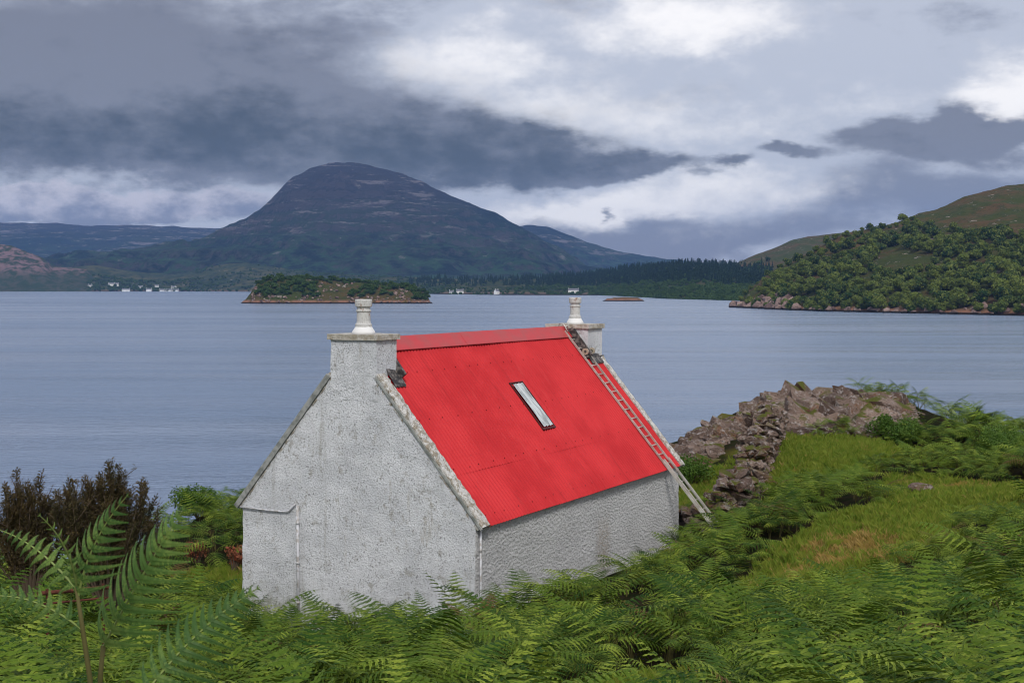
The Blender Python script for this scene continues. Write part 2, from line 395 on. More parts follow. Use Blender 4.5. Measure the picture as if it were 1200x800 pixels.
def f_pink(t, p, v):
    n2 = t.noise(v, .03, 7, .72).outputs['Fac']; Z = t.sep(v)[2]
    c = t.mix(t.step(n2, .44, .56), (.035, .048, .022), (.19, .125, .125)); c = t.mix(t.m('MULTIPLY', t.step(Z, 80, 40), .8), c, (.03, .05, .025))
    setc(t, p, c); nrm(t, p, t.bump(n2, 1, 12))
M_PINK = mat('pink_rock_knoll', f_pink, .95, .05)

def f_ground(t, p, v):
    n1 = t.noise(v, .35, 6, .6).outputs['Fac']; n2 = t.noise(v, 3.0, 6, .7).outputs['Fac']; n3 = t.noise(v, 16, 4, .7).outputs['Fac']
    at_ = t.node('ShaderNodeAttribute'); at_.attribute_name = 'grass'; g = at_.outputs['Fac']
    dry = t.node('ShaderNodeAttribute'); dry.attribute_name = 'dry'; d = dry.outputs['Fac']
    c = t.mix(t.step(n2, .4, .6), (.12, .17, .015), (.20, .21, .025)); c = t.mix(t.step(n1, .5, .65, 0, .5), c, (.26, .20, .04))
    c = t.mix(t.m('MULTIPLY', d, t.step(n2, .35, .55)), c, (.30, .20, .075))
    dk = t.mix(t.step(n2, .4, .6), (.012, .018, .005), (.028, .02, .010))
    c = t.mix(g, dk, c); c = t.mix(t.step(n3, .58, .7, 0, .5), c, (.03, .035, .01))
    setc(t, p, c); nrm(t, p, t.bump(t.m('ADD', n2, n3), .8, .08))
M_GROUND = mat('hillside_ground', f_ground, .95, .05)

def f_water(t, p, v):
    cd = t.node('ShaderNodeCameraData')
    dist = t.node('ShaderNodeVectorMath', operation='LENGTH'); t.l.new(v, dist.inputs[0])
    w1 = t.noise(t.mapping(v, (.45, 1, 1), (0, 0, R(12))), 1.6, 4, .6, .4).outputs['Fac']
    w2 = t.noise(t.mapping(v, (.4, 1, 1), (0, 0, R(-10))), .45, 5, .6, .3).outputs['Fac']
    w3 = t.noise(t.mapping(v, (.35, 1, 1), (0, 0, R(5))), .06, 5, .6).outputs['Fac']
    ws = t.noise(t.mapping(v, (.12, 1, 1), (0, 0, R(4))), .011, 5, .6, .5).outputs['Fac']
    ws2 = t.noise(t.mapping(v, (.07, 1, 1), (0, 0, R(-3))), .03, 5, .65, .4).outputs['Fac']
    h = t.m('ADD', t.m('MULTIPLY', w1, .7), t.m('ADD', t.m('MULTIPLY', w2, .8), t.m('MULTIPLY', w3, 1.6)))
    amp = t.m('MULTIPLY', t.step(ws, .38, .6, .55, 1.0), t.step(ws2, .32, .50, .18, 1.0))
    nrm(t, p, t.bump(h, t.m('MULTIPLY', amp, 1.0), 1.5))
    setc(t, p, t.mix(t.step(ws, .4, .62), (.15, .215, .33), (.24, .305, .43)))
    t.put(p.inputs['Roughness'], t.step(ws2, .35, .6, .10, .24)); p.inputs['IOR'].default_value = 1.33
M_WATER = mat('loch_water', f_water, .15, .5)

# ------------------------------------------------------------------ water
wo = mesh_obj('water', [(-15000, -3000, 0), (15000, -3000, 0), (15000, 30000, 0), (-15000, 30000, 0)], [(0, 1, 2, 3)], M_WATER); tag(wo, kind='structure')

# ------------------------------------------------------------------ far land
def hill(name, outline, dshore, dridge, m, nu=260, nd=70, x0=None, x1=None, power=1.2, amp=12, nsc=.004, back=1.5, terr=0, seed=1, label=None, rid=True, kind='structure'):
    ol = lut(outline); ds = lut(dshore); dr = lut(dridge)
    x0 = outline[0][0] if x0 is None else x0; x1 = outline[-1][0] if x1 is None else x1
    def fn(px, s):
        px = np.asarray(px, float); s = np.asarray(s, float)
        a, b = ds(px), dr(px); d = a+(b-a)*s
        top = CAMZ-(ol(px)-HZ)/F*b
        X = (px-600)/F*d
        fr = np.where(s <= 1, np.clip(s, 0, 1)**power, 1-((s-1)/(back-1))**2*1.1)
        z = -2+(top+2)*fr
        P = np.stack([X*nsc, d*nsc*.8, np.zeros_like(X)+seed*3.1], -1)
        n = fbm(P, 7, seed, .52, rid)-.55
        z = z+amp*n*np.clip(s*3, 0, 1)*(1-(.9 if terr else .75)*np.exp(-((s-1)/.14)**2))*2
        n2 = fbm(P*9, 4, seed+9, .6)-.5
        z = z+amp*(.40 if terr else .16)*n2*np.clip(s*6, 0, 1)
        if terr:
            ph = z/terr+3*fbm(P*.6, 3, seed+4); z = z+terr*.16*np.sin(2*PI*ph)*np.clip(s*2, 0, 1)*st(np.abs(s-1), .03, .22)
        edge = np.minimum(st(px, x0, x0+(x1-x0)*.03), st(px, x1, x1-(x1-x0)*.03))
        z = np.where(edge < 1, -2+(z+2)*edge, z)
        return np.stack([X, d, z], -1)
    pxs = np.linspace(x0, x1, nu); ss = np.concatenate([np.linspace(0, 1, nd), np.linspace(1, back, max(6, nd//4))[1:]])
    PX, S = np.meshgrid(pxs, ss, indexing='ij')
    V = fn(PX, S).reshape(-1, 3)
    o = mesh_obj(name, V, grid_faces(nu, len(ss)), m, smooth=True); tag(o, label, kind=kind)
    return fn
mountain = [(-900, 306), (-300, 312), (60, 309), (110, 303), (150, 296), (190, 290), (213, 284), (225, 287), (245, 277), (262, 267), (290, 256), (305, 246), (318, 236), (330, 222),
            (345, 209), (360, 201), (378, 195), (400, 193), (432, 195), (460, 202), (480, 209), (510, 222), (545, 238), (580, 252), (600, 262), (640, 285), (680, 310), (720, 322), (800, 330), (1100, 332)]
f_mt = hill('mountain', mountain, [(-900, 4600), (1100, 4600)], [(-900, 6300), (150, 5700), (400, 6600), (700, 6000), (1100, 6000)], M_MOUNT, nu=620, nd=200, power=1.15, amp=85, nsc=.0018, terr=52, seed=3)
hill('hills', [(500, 275), (560, 262), (605, 266), (622, 264), (640, 266), (660, 273), (690, 285), (730, 296), (768, 302), (850, 312), (1000, 325), (1200, 330)], [(500, 6800), (1200, 6800)], [(500, 8600), (1200, 8600)], M_MOUNT, nu=240, nd=60, amp=45, nsc=.0015, terr=50, seed=5)
hill('hills', [(-900, 240), (-500, 250), (0, 261), (60, 262), (110, 265), (170, 264), (230, 268), (262, 268), (300, 273), (360, 300), (420, 330)], [(-900, 6800), (420, 6800)], [(-900, 9800), (420, 9800)], M_MOUNT, nu=260, nd=70, amp=70, nsc=.0012, terr=60, seed=8)
hill('hills', [(-900, 270), (-400, 285), (-60, 283), (-10, 287), (15, 288), (35, 296), (52, 301), (62, 311), (90, 314), (130, 318)], [(-900, 4100), (130, 4250)], [(-900, 5000), (130, 4600)], M_PINK, nu=260, nd=60, amp=30, nsc=.007, seed=9)
shore_out = [(-900, 318), (-200, 318), (0, 320), (60, 314), (90, 313), (110, 311), (130, 314), (170, 320), (205, 322), (235, 316), (262, 310), (290, 308), (340, 316), (420, 323), (500, 326), (560, 328), (620, 326), (660, 325), (700, 322),
             (720, 318), (760, 313), (800, 311), (840, 311), (870, 314), (900, 318), (940, 322)]
shore_ds = [(-900, 4270), (230, 4270), (330, 4000), (480, 3200), (520, 2950), (700, 2700), (780, 2000), (860, 1750), (940, 1700)]
shore_dr = [(-900, 4800), (230, 4900), (330, 4700), (480, 3900), (520, 3700), (700, 3500), (780, 3000), (860, 2800), (940, 2700)]
f_sh = hill('far_shore', shore_out, shore_ds, shore_dr, M_SHORE, nu=700, nd=70, amp=9, nsc=.012, seed=12, power=1.0)
f_bh = hill('hills', [(780, 332), (850, 316), (866, 307), (885, 299), (905, 292), (925, 283), (945, 278), (965, 276), (1000, 272), (1060, 262), (1200, 250), (1500, 240)], [(780, 2100), (1500, 2100)], [(780, 2700), (1500, 2900)], M_HEATH, nu=300, nd=60, amp=9, nsc=.01, seed=14)
head_out = [(852, 362), (860, 356), (868, 350), (885, 335), (905, 318), (935, 304), (960, 290), (990, 274), (1030, 267), (1046, 262), (1058, 258), (1076, 250), (1095, 246), (1110, 240), (1130, 231), (1150, 226), (1175, 219), (1200, 217), (1300, 204), (1500, 190), (1700, 190)]
head_ds = [(852, 1240), (905, 1120), (960, 1040), (1040, 980), (1200, 880), (1500, 740), (1700, 700)]
head_dr = [(852, 1300), (905, 1330), (960, 1330), (1040, 1400), (1200, 1500), (1500, 1450), (1700, 1400)]
f_hd = hill('headland', head_out, head_ds, head_dr, M_HEATH, nu=420, nd=130, amp=7, nsc=.02, seed=17, power=.95, rid=True)
isl_out = [(279, 357), (288, 353), (295, 343), (301, 333), (320, 328), (350, 327), (400, 330), (440, 333), (480, 337), (497, 345), (503, 352), (508, 357)]
f_is = hill('island', isl_out, [(279, 1495), (300, 1478), (500, 1478), (508, 1495)], [(279, 1520), (300, 1525), (500, 1525), (508, 1520)], M_HEATH, nu=300, nd=60, amp=4, nsc=.06, seed=21, power=.5, back=2.4)
hill('islet', [(704, 354), (712, 350), (730, 348), (748, 349), (757, 354)], [(704, 1690), (757, 1690)], [(704, 1715), (757, 1715)], M_HEATH, nu=60, nd=24, amp=1.5, nsc=.08, seed=22, power=.5, back=2.2)
# low skerries joined to the far shore
hill('islet', [(520, 348), (560, 345.6), (620, 345), (700, 345.5), (720, 349)], [(520, 2750), (720, 2650)], [(520, 2790), (720, 2690)], M_HEATH, nu=120, nd=14, amp=1.2, nsc=.05, seed=23, power=.5, back=2.0)

# ------------------------------------------------------------------ foreground terrain
CTRL = [ # px, py (ground), depth
 (0, 900, 9), (200, 930, 9), (400, 905, 12), (600, 880, 13), (800, 850, 13), (1000, 866, 11), (1200, 870, 9),
 (60, 805, 15), (150, 805, 15), (300, 845, 18), (420, 832, 19), (560, 800, 19), (800, 760, 20), (1000, 735, 19), (1200, 730, 16),
 (390, 758, 26), (283, 735, 27.5), (230, 690, 31), (100, 706, 25), (20, 706, 22), (160, 606, 37), (240, 604, 38), (60, 700, 30),
 (560, 730, 25), (620, 712, 26.5), (700, 690, 29), (795, 648, 33), (795, 620, 36), (838, 640, 32.3),
 (880, 690, 26), (960, 665, 25), (1005, 640, 26.5), (1060, 612, 29), (1100, 590, 31), (1150, 574, 34), (1100, 570, 36), (1200, 690, 20), (1200, 600, 29), (1080, 660, 23),
 (1200, 545, 40), (1120, 550, 42), (1060, 520, 45), (1000, 528, 41), (950, 556, 38), (950, 522, 43), (830, 600, 36), (870, 612, 34.5), (850, 560, 40), (830, 548, 42),
 (940, 474, 50), (1040, 482, 49.5), (985, 474, 50), (870, 498, 48), (805, 530, 44), (905, 490, 49),
]
cp = [at(*c) for c in CTRL]
for i in range(2): pass
extra = [(0, 0, 18.0), (0, -8, 19.0), (0, -30, 21), (-20, 0, 18.2), (20, 0, 18.4), (-60, 0, 17), (60, 0, 19), (-60, -30, 20), (60, -30, 22), (-2, 4, 17.3), (3, 4, 17.3), (-30, 22, 13.5), (-60, 22, 12), (32, 30, 16), (60, 40, 15.5),
         (30, 12, 17.2), (-25, 10, 16.3), (-3, 40, 13.4), (3, 45, 13.0)]
cp += [np.array(e, float) for e in extra]
# around the house the ground is level
TH = .497; LL = 10.21; WW = 5.5; ZE = CAMZ-4.414; RISE = 3.227
Lv = np.array([math.sin(TH), math.cos(TH)]); Gv = np.array([-math.cos(TH), math.sin(TH)]); RC = np.array([-.686, 25.196])
def hl(a, b): q = RC+Lv*a+Gv*b; return q
for a in (0, 5, 10.2):
    for b in (0, 5.5): q = hl(a, b); cp.append(np.array([q[0], q[1], 13.45 if a else 13.2]))
cp = np.array(cp)
def tps(r): return np.where(r > 0, r*r*np.log(r+1e-9), 0)
def fit_tps(P, z, lam=.6):
    n = len(P); K = tps(np.linalg.norm(P[:, None]-P[None], axis=2))+lam*np.eye(n)
    Q = np.hstack([np.ones((n, 1)), P]); A = np.block([[K, Q], [Q.T, np.zeros((3, 3))]])
    return np.linalg.solve(A, np.concatenate([z, np.zeros(3)]))
CP2 = cp[:, :2]; TW = fit_tps(CP2, cp[:, 2])
coast = lut([(-120, 15), (-60, 20), (-12, 27), (-9.5, 31), (-8.5, 39), (-5, 46), (4, 50), (6, 48), (10.6, 54), (14.5, 52), (17, 46), (30, 44), (60, 42), (120, 30)])
def ground(x, y):
    x = np.asarray(x, float); y = np.asarray(y, float); sh = x.shape
    P = np.stack([x.ravel(), y.ravel()], 1)
    z = np.empty(len(P))
    for i in range(0, len(P), 20000):
        q = P[i:i+20000]; z[i:i+20000] = tps(np.linalg.norm(q[:, None]-CP2[None], axis=2))@TW[:-3]+TW[-3]+q@TW[-2:]
    z = z.reshape(sh); z = np.clip(z, 11, 26)
    z = z+.28*(fbm(np.stack([x*.35, y*.35, x*0], -1), 4, 31)-.5)+.08*(fbm(np.stack([x*2, y*2, x*0], -1), 3, 35)-.5)
    e = y-coast(x)-1.2*(fbm(np.stack([x*.3, y*.3, x*0+5], -1), 3, 41)-.5)*2
    k = np.clip(e, 0, 60); return z-np.where(k > 0, .12*k**1.7, 0)
GRASS_B = [ # grass patches px,py,depth, rx, ry (metres, x and y)
 (950, 672, 23.5, 1.2, 3.0), (1005, 640, 26.5, 1.6, 3.0), (1080, 608, 29.5, 1.9, 2.6), (1130, 574, 33.5, 1.7, 3.2), (990, 530, 42, 3.6, 2.4), (940, 548, 39.5, 2.0, 2.2), (845, 570, 39, 2.6, 2.2), (720, 790, 14.5, 1.1, 1.6), (240, 655, 31, 1.6, 1.2)]
GC = [(at(a, b, d)[:2], rx, ry) for a, b, d, rx, ry in GRASS_B]
def grassy(x, y):
    r = np.zeros_like(x)
    for c, rx, ry in GC: r = np.maximum(r, np.exp(-(((x-c[0])/rx)**2+((y-c[1])/ry)**2)*.9))
    return r+.35*(fbm(np.stack([x*.8, y*.8, x*0], -1), 3, 51)-.5)
DRY = [(at(1000, 636, 26.5)[:2], .8, 2.0), (at(1133, 566, 35)[:2], .9, .9), (at(960, 655, 25)[:2], .8, 1.0)]
def dryness(x, y):
    r = np.zeros_like(x)
    for c, rx, ry in DRY: r = np.maximum(r, np.exp(-(((x-c[0])/rx)**2+((y-c[1])/ry)**2)))
    return r
def axis(a, b, fine0, fine1, df, dc):
    return np.unique(np.concatenate([np.arange(a, fine0, dc), np.arange(fine0, fine1, df), np.arange(fine1, b+dc, dc)]).round(4))
xs = axis(-110, 110, -18, 24, .3, 2.5); ys = axis(-30, 130, 2, 58, .3, 2.0)
GX, GY = np.meshgrid(xs, ys, indexing='ij'); GZ = ground(GX, GY)
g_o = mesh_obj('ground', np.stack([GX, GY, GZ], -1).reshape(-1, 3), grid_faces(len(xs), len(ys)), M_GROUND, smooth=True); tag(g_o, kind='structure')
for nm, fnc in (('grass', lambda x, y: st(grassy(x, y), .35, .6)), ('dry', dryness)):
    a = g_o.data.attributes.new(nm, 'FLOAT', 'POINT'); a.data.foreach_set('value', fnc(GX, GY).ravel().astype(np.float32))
def gz(x, y): return float(ground(np.array([x]), np.array([y]))[0])

# ------------------------------------------------------------------ the cottage
hc = RC+Lv*LL/2+Gv*WW/2; BASE = 13.2
house = empty('cottage', (hc[0], hc[1], BASE), PI/2-TH, 'white roughcast stone cottage with a red corrugated iron roof on the loch shore', 'cottage')
HL, HW = LL/2, WW/2; EH = ZE-BASE                     # eaves height above base
TANR = RISE/HW; SL = math.hypot(HW, RISE)
def wallgrid(name, m, origin, du, length, topf, nu, nz, z0=-.7):
    us = np.linspace(0, length, nu); V = []
    o = np.array(origin, float); du = np.array(du, float)
    for u in us:
        tp = topf(u)
        for k in range(nz): V.append(o+du*u+np.array([0, 0, z0+(tp-z0)*k/(nz-1)]))
    V = np.array(V); q = V*7
    n = np.stack([fbm(q+i*50, 3, 60+i)-.5 for i in range(3)], 1); big = np.stack([fbm(V*1.1+i*50, 2, 70+i)-.5 for i in range(3)], 1)
    V = V+n*.035+big*.05; V[:, 2] -= (n[:, 2]*.035+big[:, 2]*.05)*.7
    return mesh_obj(name, V, grid_faces(nu, nz), m, house, smooth=True)
gab_top = lambda u: EH+min(u, WW-u)*TANR
flat_top = lambda u: EH-.02
w1 = wallgrid('gable_wall', M_HARL, (-HL, -HW, 0), (0, 1, 0), WW, gab_top, 111, 90); w1.data.flip_normals() if False else None
w2 = wallgrid('gable_wall', M_HARL, (HL, -HW, 0), (0, 1, 0), WW, gab_top, 61, 50)
w3 = wallgrid('long_wall', M_HARL2, (-HL, -HW, 0), (1, 0, 0), LL, flat_top, 200, 50)
w4 = wallgrid('long_wall', M_HARL2, (-HL, HW, 0), (1, 0, 0), LL, flat_top, 100, 30)
# roof: corrugated sheets, two slopes
def slope_pt(x, y, s, off=0.0):   # y measured in from the eave (0..HW), s = side (-1 right, +1 left)
    n = Vector((0, s*RISE, HW)).normalized()
    return Vector((x, s*(HW-y), EH+y*TANR))+n*off
SK0, SK1 = .29, .20
def corr(name, s, xa, xb, ya, yb, off, m=M_RED, parent=house, pitch=.118, amp=.021):
    nx = int((xb-xa)/pitch*6); ny = 6; V = []
    for i in range(nx+1):
        x = xa+(xb-xa)*i/nx; h = amp*math.sin(2*PI*x/pitch)
        for j in range(ny+1):
            y = ya+(yb-ya)*j/ny; V.append(slope_pt(x, y, s, off+.004+h+.006*math.sin(x*1.7+j)+.004*math.sin(x*5)))
    return mesh_obj(name, V, grid_faces(nx+1, ny+1), m, parent, smooth=True)
X0, X1 = -HL+SK0, HL-SK1
roofe = empty('roof', (0, 0, 0)); roofe.parent = house
for s in (-1, 1):
    for (xa, xb, o1) in ((X0, .55, 0), (.47, X1, .007)):
        corr('roof_sheet', s, xa, xb, -.10, .78, .028+o1, parent=roofe); corr('roof_sheet', s, xa, xb, .66, HW-.02, .036+o1, parent=roofe)
# dark strip painting the shadow below the sheet edge at the eaves
for s in (-1, 1):
    b = MB(); b.box(slope_pt(0, -.045, s, -.03), (LL/2-.3, .035, .028)); b.build('eave_shade_strip', M_DKFR, roofe)
# screws in rows
b = MB()
for s in (-1,):
    for yy in (.05, .74, 1.5, 2.25):
        x = X0+.1
        while x < X1:
            p = slope_pt(x, yy+random.uniform(-.012, .012), s, .068); b.box(p, (.008, .008, .006)); x += .118*random.choice((3, 4, 5))
tag(b.build('roof_screws', M_SCREW, roofe), kind='stuff')
# ridge flashing: folded capping in lengths
rx = [X0-.02, -1.05, 1.35, HL-.84]
for i in range(3):
    b = MB(); lift = .004*(i % 2)
    xa, xb = rx[i], rx[i+1]+.05
    prof = []
    for s, y in ((-1, HW-.15), (-1, HW-.03)): prof.append(slope_pt(0, y, s, .092+lift))
    prof.append(Vector((0, 0, EH+RISE+.15+lift)))
    for s, y in ((1, HW-.03), (1, HW-.15)): prof.append(slope_pt(0, y, s, .092+lift))
    V = [(xa, p.y, p.z) for p in prof]+[(xb, p.y, p.z) for p in prof]
    V += [(xa, p.y, p.z-.012) for p in prof]+[(xb, p.y, p.z-.012) for p in prof]
    Fc = [(k, k+1, k+6, k+5) for k in range(4)]+[(k+10, k+15, k+16, k+11) for k in range(4)]+[(k, k+10, k+11, k+1) for k in range(4)]+[(k+5, k+6, k+16, k+15) for k in range(4)]+[(0, 5, 15, 10), (4, 14, 19, 9)]
    b.add(V, Fc); b.build('ridge_capping', M_RIDGE, roofe)
# skews: mortared gable copings
def skew(xc, hw, s, y0, y1, top, m, name='gable_coping'):
    V = []; n = 46; prof = [(-hw, -.05), (-hw, top*.8), (-hw*.5, top), (hw*.5, top), (hw, top*.75), (hw, -.05)]
    for i in range(n+1):
        y = y0+(y1-y0)*i/n
        for (dx, dz) in prof:
            r = .014; V.append(slope_pt(xc+dx+random.uniform(-r, r), y+random.uniform(-r, r), s, dz+random.uniform(-r, r)))
    k = len(prof); Fc = []
    for i in range(n):
        for j in range(k): Fc.append((i*k+j, i*k+(j+1) % k, (i+1)*k+(j+1) % k, (i+1)*k+j))
    Fc += [tuple(range(k)), tuple(n*k+j for j in range(k))[::-1]]
    return mesh_obj(name, V, Fc, m, house)
for s in (-1, 1):
    skew(-HL+.15, .15, s, -.10, HW-.5, .115, M_MORTAR); skew(HL-.09, .11, s, -.10, HW-.5, .10, M_MORTAR)
# thin grey verge strips on the outer faces
for xx in (-HL-.018, HL+.018):
    for s in (-1, 1):
        mb = MB(); q0 = slope_pt(xx, -.12, s, .04); q1 = slope_pt(xx, HW-.52, s, .04); d = (q1-q0)
        c = (q0+q1)/2; ang = math.atan2(d.z, d.y)
        mb.box(c, (.028 if s == 1 else .018, d.length/2, .055 if s == 1 else .02), Matrix.Rotation(ang, 3, 'X')); mb.build('verge_strip', M_VERGE, house)
# chimneys
def chimney(xa, xb, yc, hx, ztop, zlow, potz, potr, seed):
    ch = empty('chimney', (0, 0, 0)); ch.parent = house
    xm, dx = (xa+xb)/2, (xb-xa)/2
    def stk(h, x0_, x1_, y0_, y1_, z0_, z1_, m, nm, res=.06, amp=.03):
        V = []; Fc = []
        nz_ = max(2, int((z1_-z0_)/res)); per = []
        nx_ = max(2, int((x1_-x0_)/res)); ny_ = max(2, int((y1_-y0_)/res))
        for i in range(nx_): per.append((x0_+(x1_-x0_)*i/nx_, y0_))
        for i in range(ny_): per.append((x1_, y0_+(y1_-y0_)*i/ny_))
        for i in range(nx_): per.append((x1_-(x1_-x0_)*i/nx_, y1_))
        for i in range(ny_): per.append((x0_, y1_-(y1_-y0_)*i/ny_))
        k = len(per)
        for j in range(nz_+1):
            for (x, y) in per: V.append((x, y, z0_+(z1_-z0_)*j/nz_))
        for j in range(nz_):
            for i in range(k): Fc.append((j*k+i, j*k+(i+1) % k, (j+1)*k+(i+1) % k, (j+1)*k+i))
        Fc += [tuple(range(k))[::-1], tuple(nz_*k+i for i in range(k))]
        V = np.array(V); n = np.stack([fbm(V*8+i*40, 3, seed+i)-.5 for i in range(3)], 1); V = V+n*amp
        return mesh_obj(nm, V, Fc, m, ch)
    stk(0, xa, xb, yc-hx, yc+hx, zlow, ztop-.11, M_HARL, 'chimney_stack')
    stk(0, xa-.045, xb+.045, yc-hx-.06, yc+hx+.06, ztop-.11, ztop, M_CAP, 'chimney_cap', .05, .02)
    b = MB(); r = potr
    b.lathe([(r*1.6, 0), (r*1.5, .06), (r*1.25, .12), (r*1.0, .17)], (xm, yc, ztop-.01), 20, .03); b.build('mortar_haunching', mat('white_mortar', lambda t, p, v: setc(t, p, (.74, .74, .74)), .8, .2), ch, True)
    b = MB(); h = potz-ztop
    b.lathe([(r*1.1, .1), (r*1.12, .19), (r*1.0, .2), (r*.92, .24), (r*.90, h*.62), (r*1.02, h*.64), (r*1.02, h*.68), (r*.86, h*.70), (r*.86, h*.76), (r*1.12, h*.79), (r*1.15, h*.86), (r*1.15, h*.97), (r*1.05, h*.99), (r*.8, h*.99), (r*.75, h*.6)], (xm, yc, ztop), 24); b.build('chimney_pot', M_POT, ch, False)
    return ch
ZC1 = CAMZ-.955-BASE; ZC2 = CAMZ-.99-BASE
EHR = EH+RISE
ch1 = chimney(-HL-.012, -HL+.70, -.03, .535, ZC1, EHR-1.05, CAMZ-.27-BASE, .148, 100)
ch2 = chimney(HL-.84, HL+.02, -.06, .56, ZC2, EHR-1.2, CAMZ-.31-BASE, .14, 120)
# lead flashing
for s in (-1, 1):
    for (xx0, xx1) in ((-HL+.34, -HL+.72), (HL-.86, HL-.20)):
        b = MB()
        p0 = slope_pt(xx0, HW-.72, s, .075); p1 = slope_pt(xx1, HW-.72, s, .075); p2 = slope_pt(xx1, HW-.46, s, .10); p3 = slope_pt(xx0, HW-.46, s, .13)
        b.add([p0, p1, p2, p3]+[p+Vector((0, 0, .03)) for p in (p0, p1, p2, p3)], [(0, 1, 2, 3), (4, 7, 6, 5), (0, 4, 5, 1), (1, 5, 6, 2), (2, 6, 7, 3), (3, 7, 4, 0)])
        b.build('lead_apron', M_LEAD, roofe)
for xs_ in (-HL+.715, HL-.865):
    for s in (-1, 1):
        b = MB(); q0 = slope_pt(xs_, HW-.64, s, .08); q1 = slope_pt(xs_, HW-.06, s, .10); d = q1-q0
        b.box((q0+q1)/2+Vector((0, 0, .08)), (.028, d.length/2, .10), Matrix.Rotation(math.atan2(d.z, d.y), 3, 'X')); b.build('lead_soaker', M_LEAD, roofe)
for xs_ in (-HL+.37, HL-.30):
    b = MB(); b.box((xs_, -.575 if xs_ < 0 else -.655, EHR-.70), (.33 if xs_ < 0 else .32, .03, .09)); b.build('lead_strip', M_LEAD, roofe)
# rooflight
sk = empty('rooflight', (0, 0, 0)); sk.parent = roofe
xa, xb, ya, yb = 4.68-HL, 5.25-HL, 1.05, 1.86
corr('rooflight_sheet', -1, xa+.03, xb-.03, ya+.02, yb-.02, .10, M_GLAZ, sk, .14, .018)
b = MB()
rot = Matrix.Rotation(math.atan2(RISE, HW), 3, 'X')
def rb(cx, cyy, hx_, hy_, off, hz_): b.box(slope_pt(cx, cyy, -1, off), (hx_, hy_, hz_), rot)
cosr = HW/SL
rb((xa+xb)/2, ya-.01, (xb-xa)/2+.02, .02, .06, .03); rb((xa+xb)/2, yb+.01, (xb-xa)/2+.02, .012, .06, .03)
rb(xa-.005, (ya+yb)/2, .012, (yb-ya)/2/cosr, .06, .03); rb(xb+.005, (ya+yb)/2, .012, (yb-ya)/2/cosr, .06, .03)
b.build('rooflight_frame', M_DKFR, sk)
# pipes on the near gable (y from the right corner: 0..5.5)
gx = -HL-.045
b = MB(); yg = lambda v: v-HW
zz = lambda v: EH+v
b.tube([(gx, yg(5.52), zz(-.12)), (gx, yg(4.9), zz(-.13)), (gx, yg(4.45), zz(-.13)), (gx, yg(4.28), zz(-.10)), (gx, yg(4.17), zz(.0)), (gx, yg(4.12), zz(.05))], .016, 6); b.build('conduit_pipe', M_PIPE, house, True)
b = MB(); b.tube([(gx-.01, yg(4.06), zz(.03)), (gx-.01, yg(4.06), zz(-2.4))], .028, 8)
for z_ in (-.3, -1.1, -1.9): b.tube([(gx-.01, yg(4.06), zz(z_)), (gx-.01, yg(4.06), zz(z_-.05))], .04, 8)
b.build('waste_pipe', M_PIPE, house, True)
b = MB(); b.tube([(-HL+.12, -HW-.05, zz(-.08)), (-HL+.12, -HW-.05, zz(-2.4))], .022, 8)
for z_ in (-.5, -1.5): b.tube([(-HL+.12, -HW-.05, zz(z_)), (-HL+.12, -HW-.05, zz(z_-.05))], .03, 8)
b.build('downpipe', M_PIPE, house, True)

# ------------------------------------------------------------------ ladder
def hw(p): # house local -> world
    return Vector((hc[0]+Lv[0]*p.x+Gv[0]*p.y, hc[1]+Lv[1]*p.x+Gv[1]*p.y, BASE+p.z))
foot_l = slope_pt(9.30-HL, -1.62, -1, .10); fw = hw(foot_l)
lad = empty('ladder', fw, PI/2-TH, 'long aluminium ladder lying up the red roof from the bracken to the far chimney', 'ladder')
dirv = Vector((0, HW, RISE)).normalized(); nrmv = Vector((0, -RISE, HW)).normalized()
LEN = (1.62+2.72)/ (HW/SL)
lp = lambda x, t, o=0: Vector((x, 0, 0))+dirv*t+nrmv*o
def rail(x, t0, t1, o, nm='rail'):
    b = MB(); r3 = Matrix(((1, 0, 0), (0, dirv.y, nrmv.y), (0, dirv.z, nrmv.z)))
    b.box(lp(x, (t0+t1)/2, o), (.010, (t1-t0)/2, .024), r3); return b.build(nm, M_ALU, lad)
for x in (-.19, .19): rail(x, 0, LEN, 0)
for x in (-.15, .15): rail(x, .02, 2.6, .04)
t = .25
while t < LEN-.1:
    b = MB(); b.tube([lp(-.2, t), lp(.2, t)], .015, 6); b.build('rung', M_ALU, lad, True); t += .28
b = MB()
for x in (-.13, .13): b.tube([lp(x, LEN-.05, .03), lp(x, LEN+.18, .06), lp(x, LEN+.26, -.02), Vector((x, lp(x, LEN, 0).y+.34, lp(x, LEN, 0).z-.22))], .018, 6)
b.tube([lp(-.17, LEN+.1, .06), lp(.17, LEN+.1, .06)], .016, 6); b.build('ridge_hook', M_ALU, lad, True)
for x in (-.15, .22):
    b = MB(); c = lp(x, LEN-.75, .10)
    b.tube([c-Vector((.02, 0, 0)), c+Vector((.02, 0, 0))], .085, 16); wh = b.build('wheel', M_WHEEL, lad, False)
    b = MB(); b.tube([c-Vector((.026, 0, 0)), c+Vector((.026, 0, 0))], .035, 10); b.build('hub', M_RUBBER, wh)
b = MB(); b.tube([lp(-.2, LEN-.75, .10), lp(.26, LEN-.75, .10)], .012, 6); b.build('axle', M_ALU, lad)

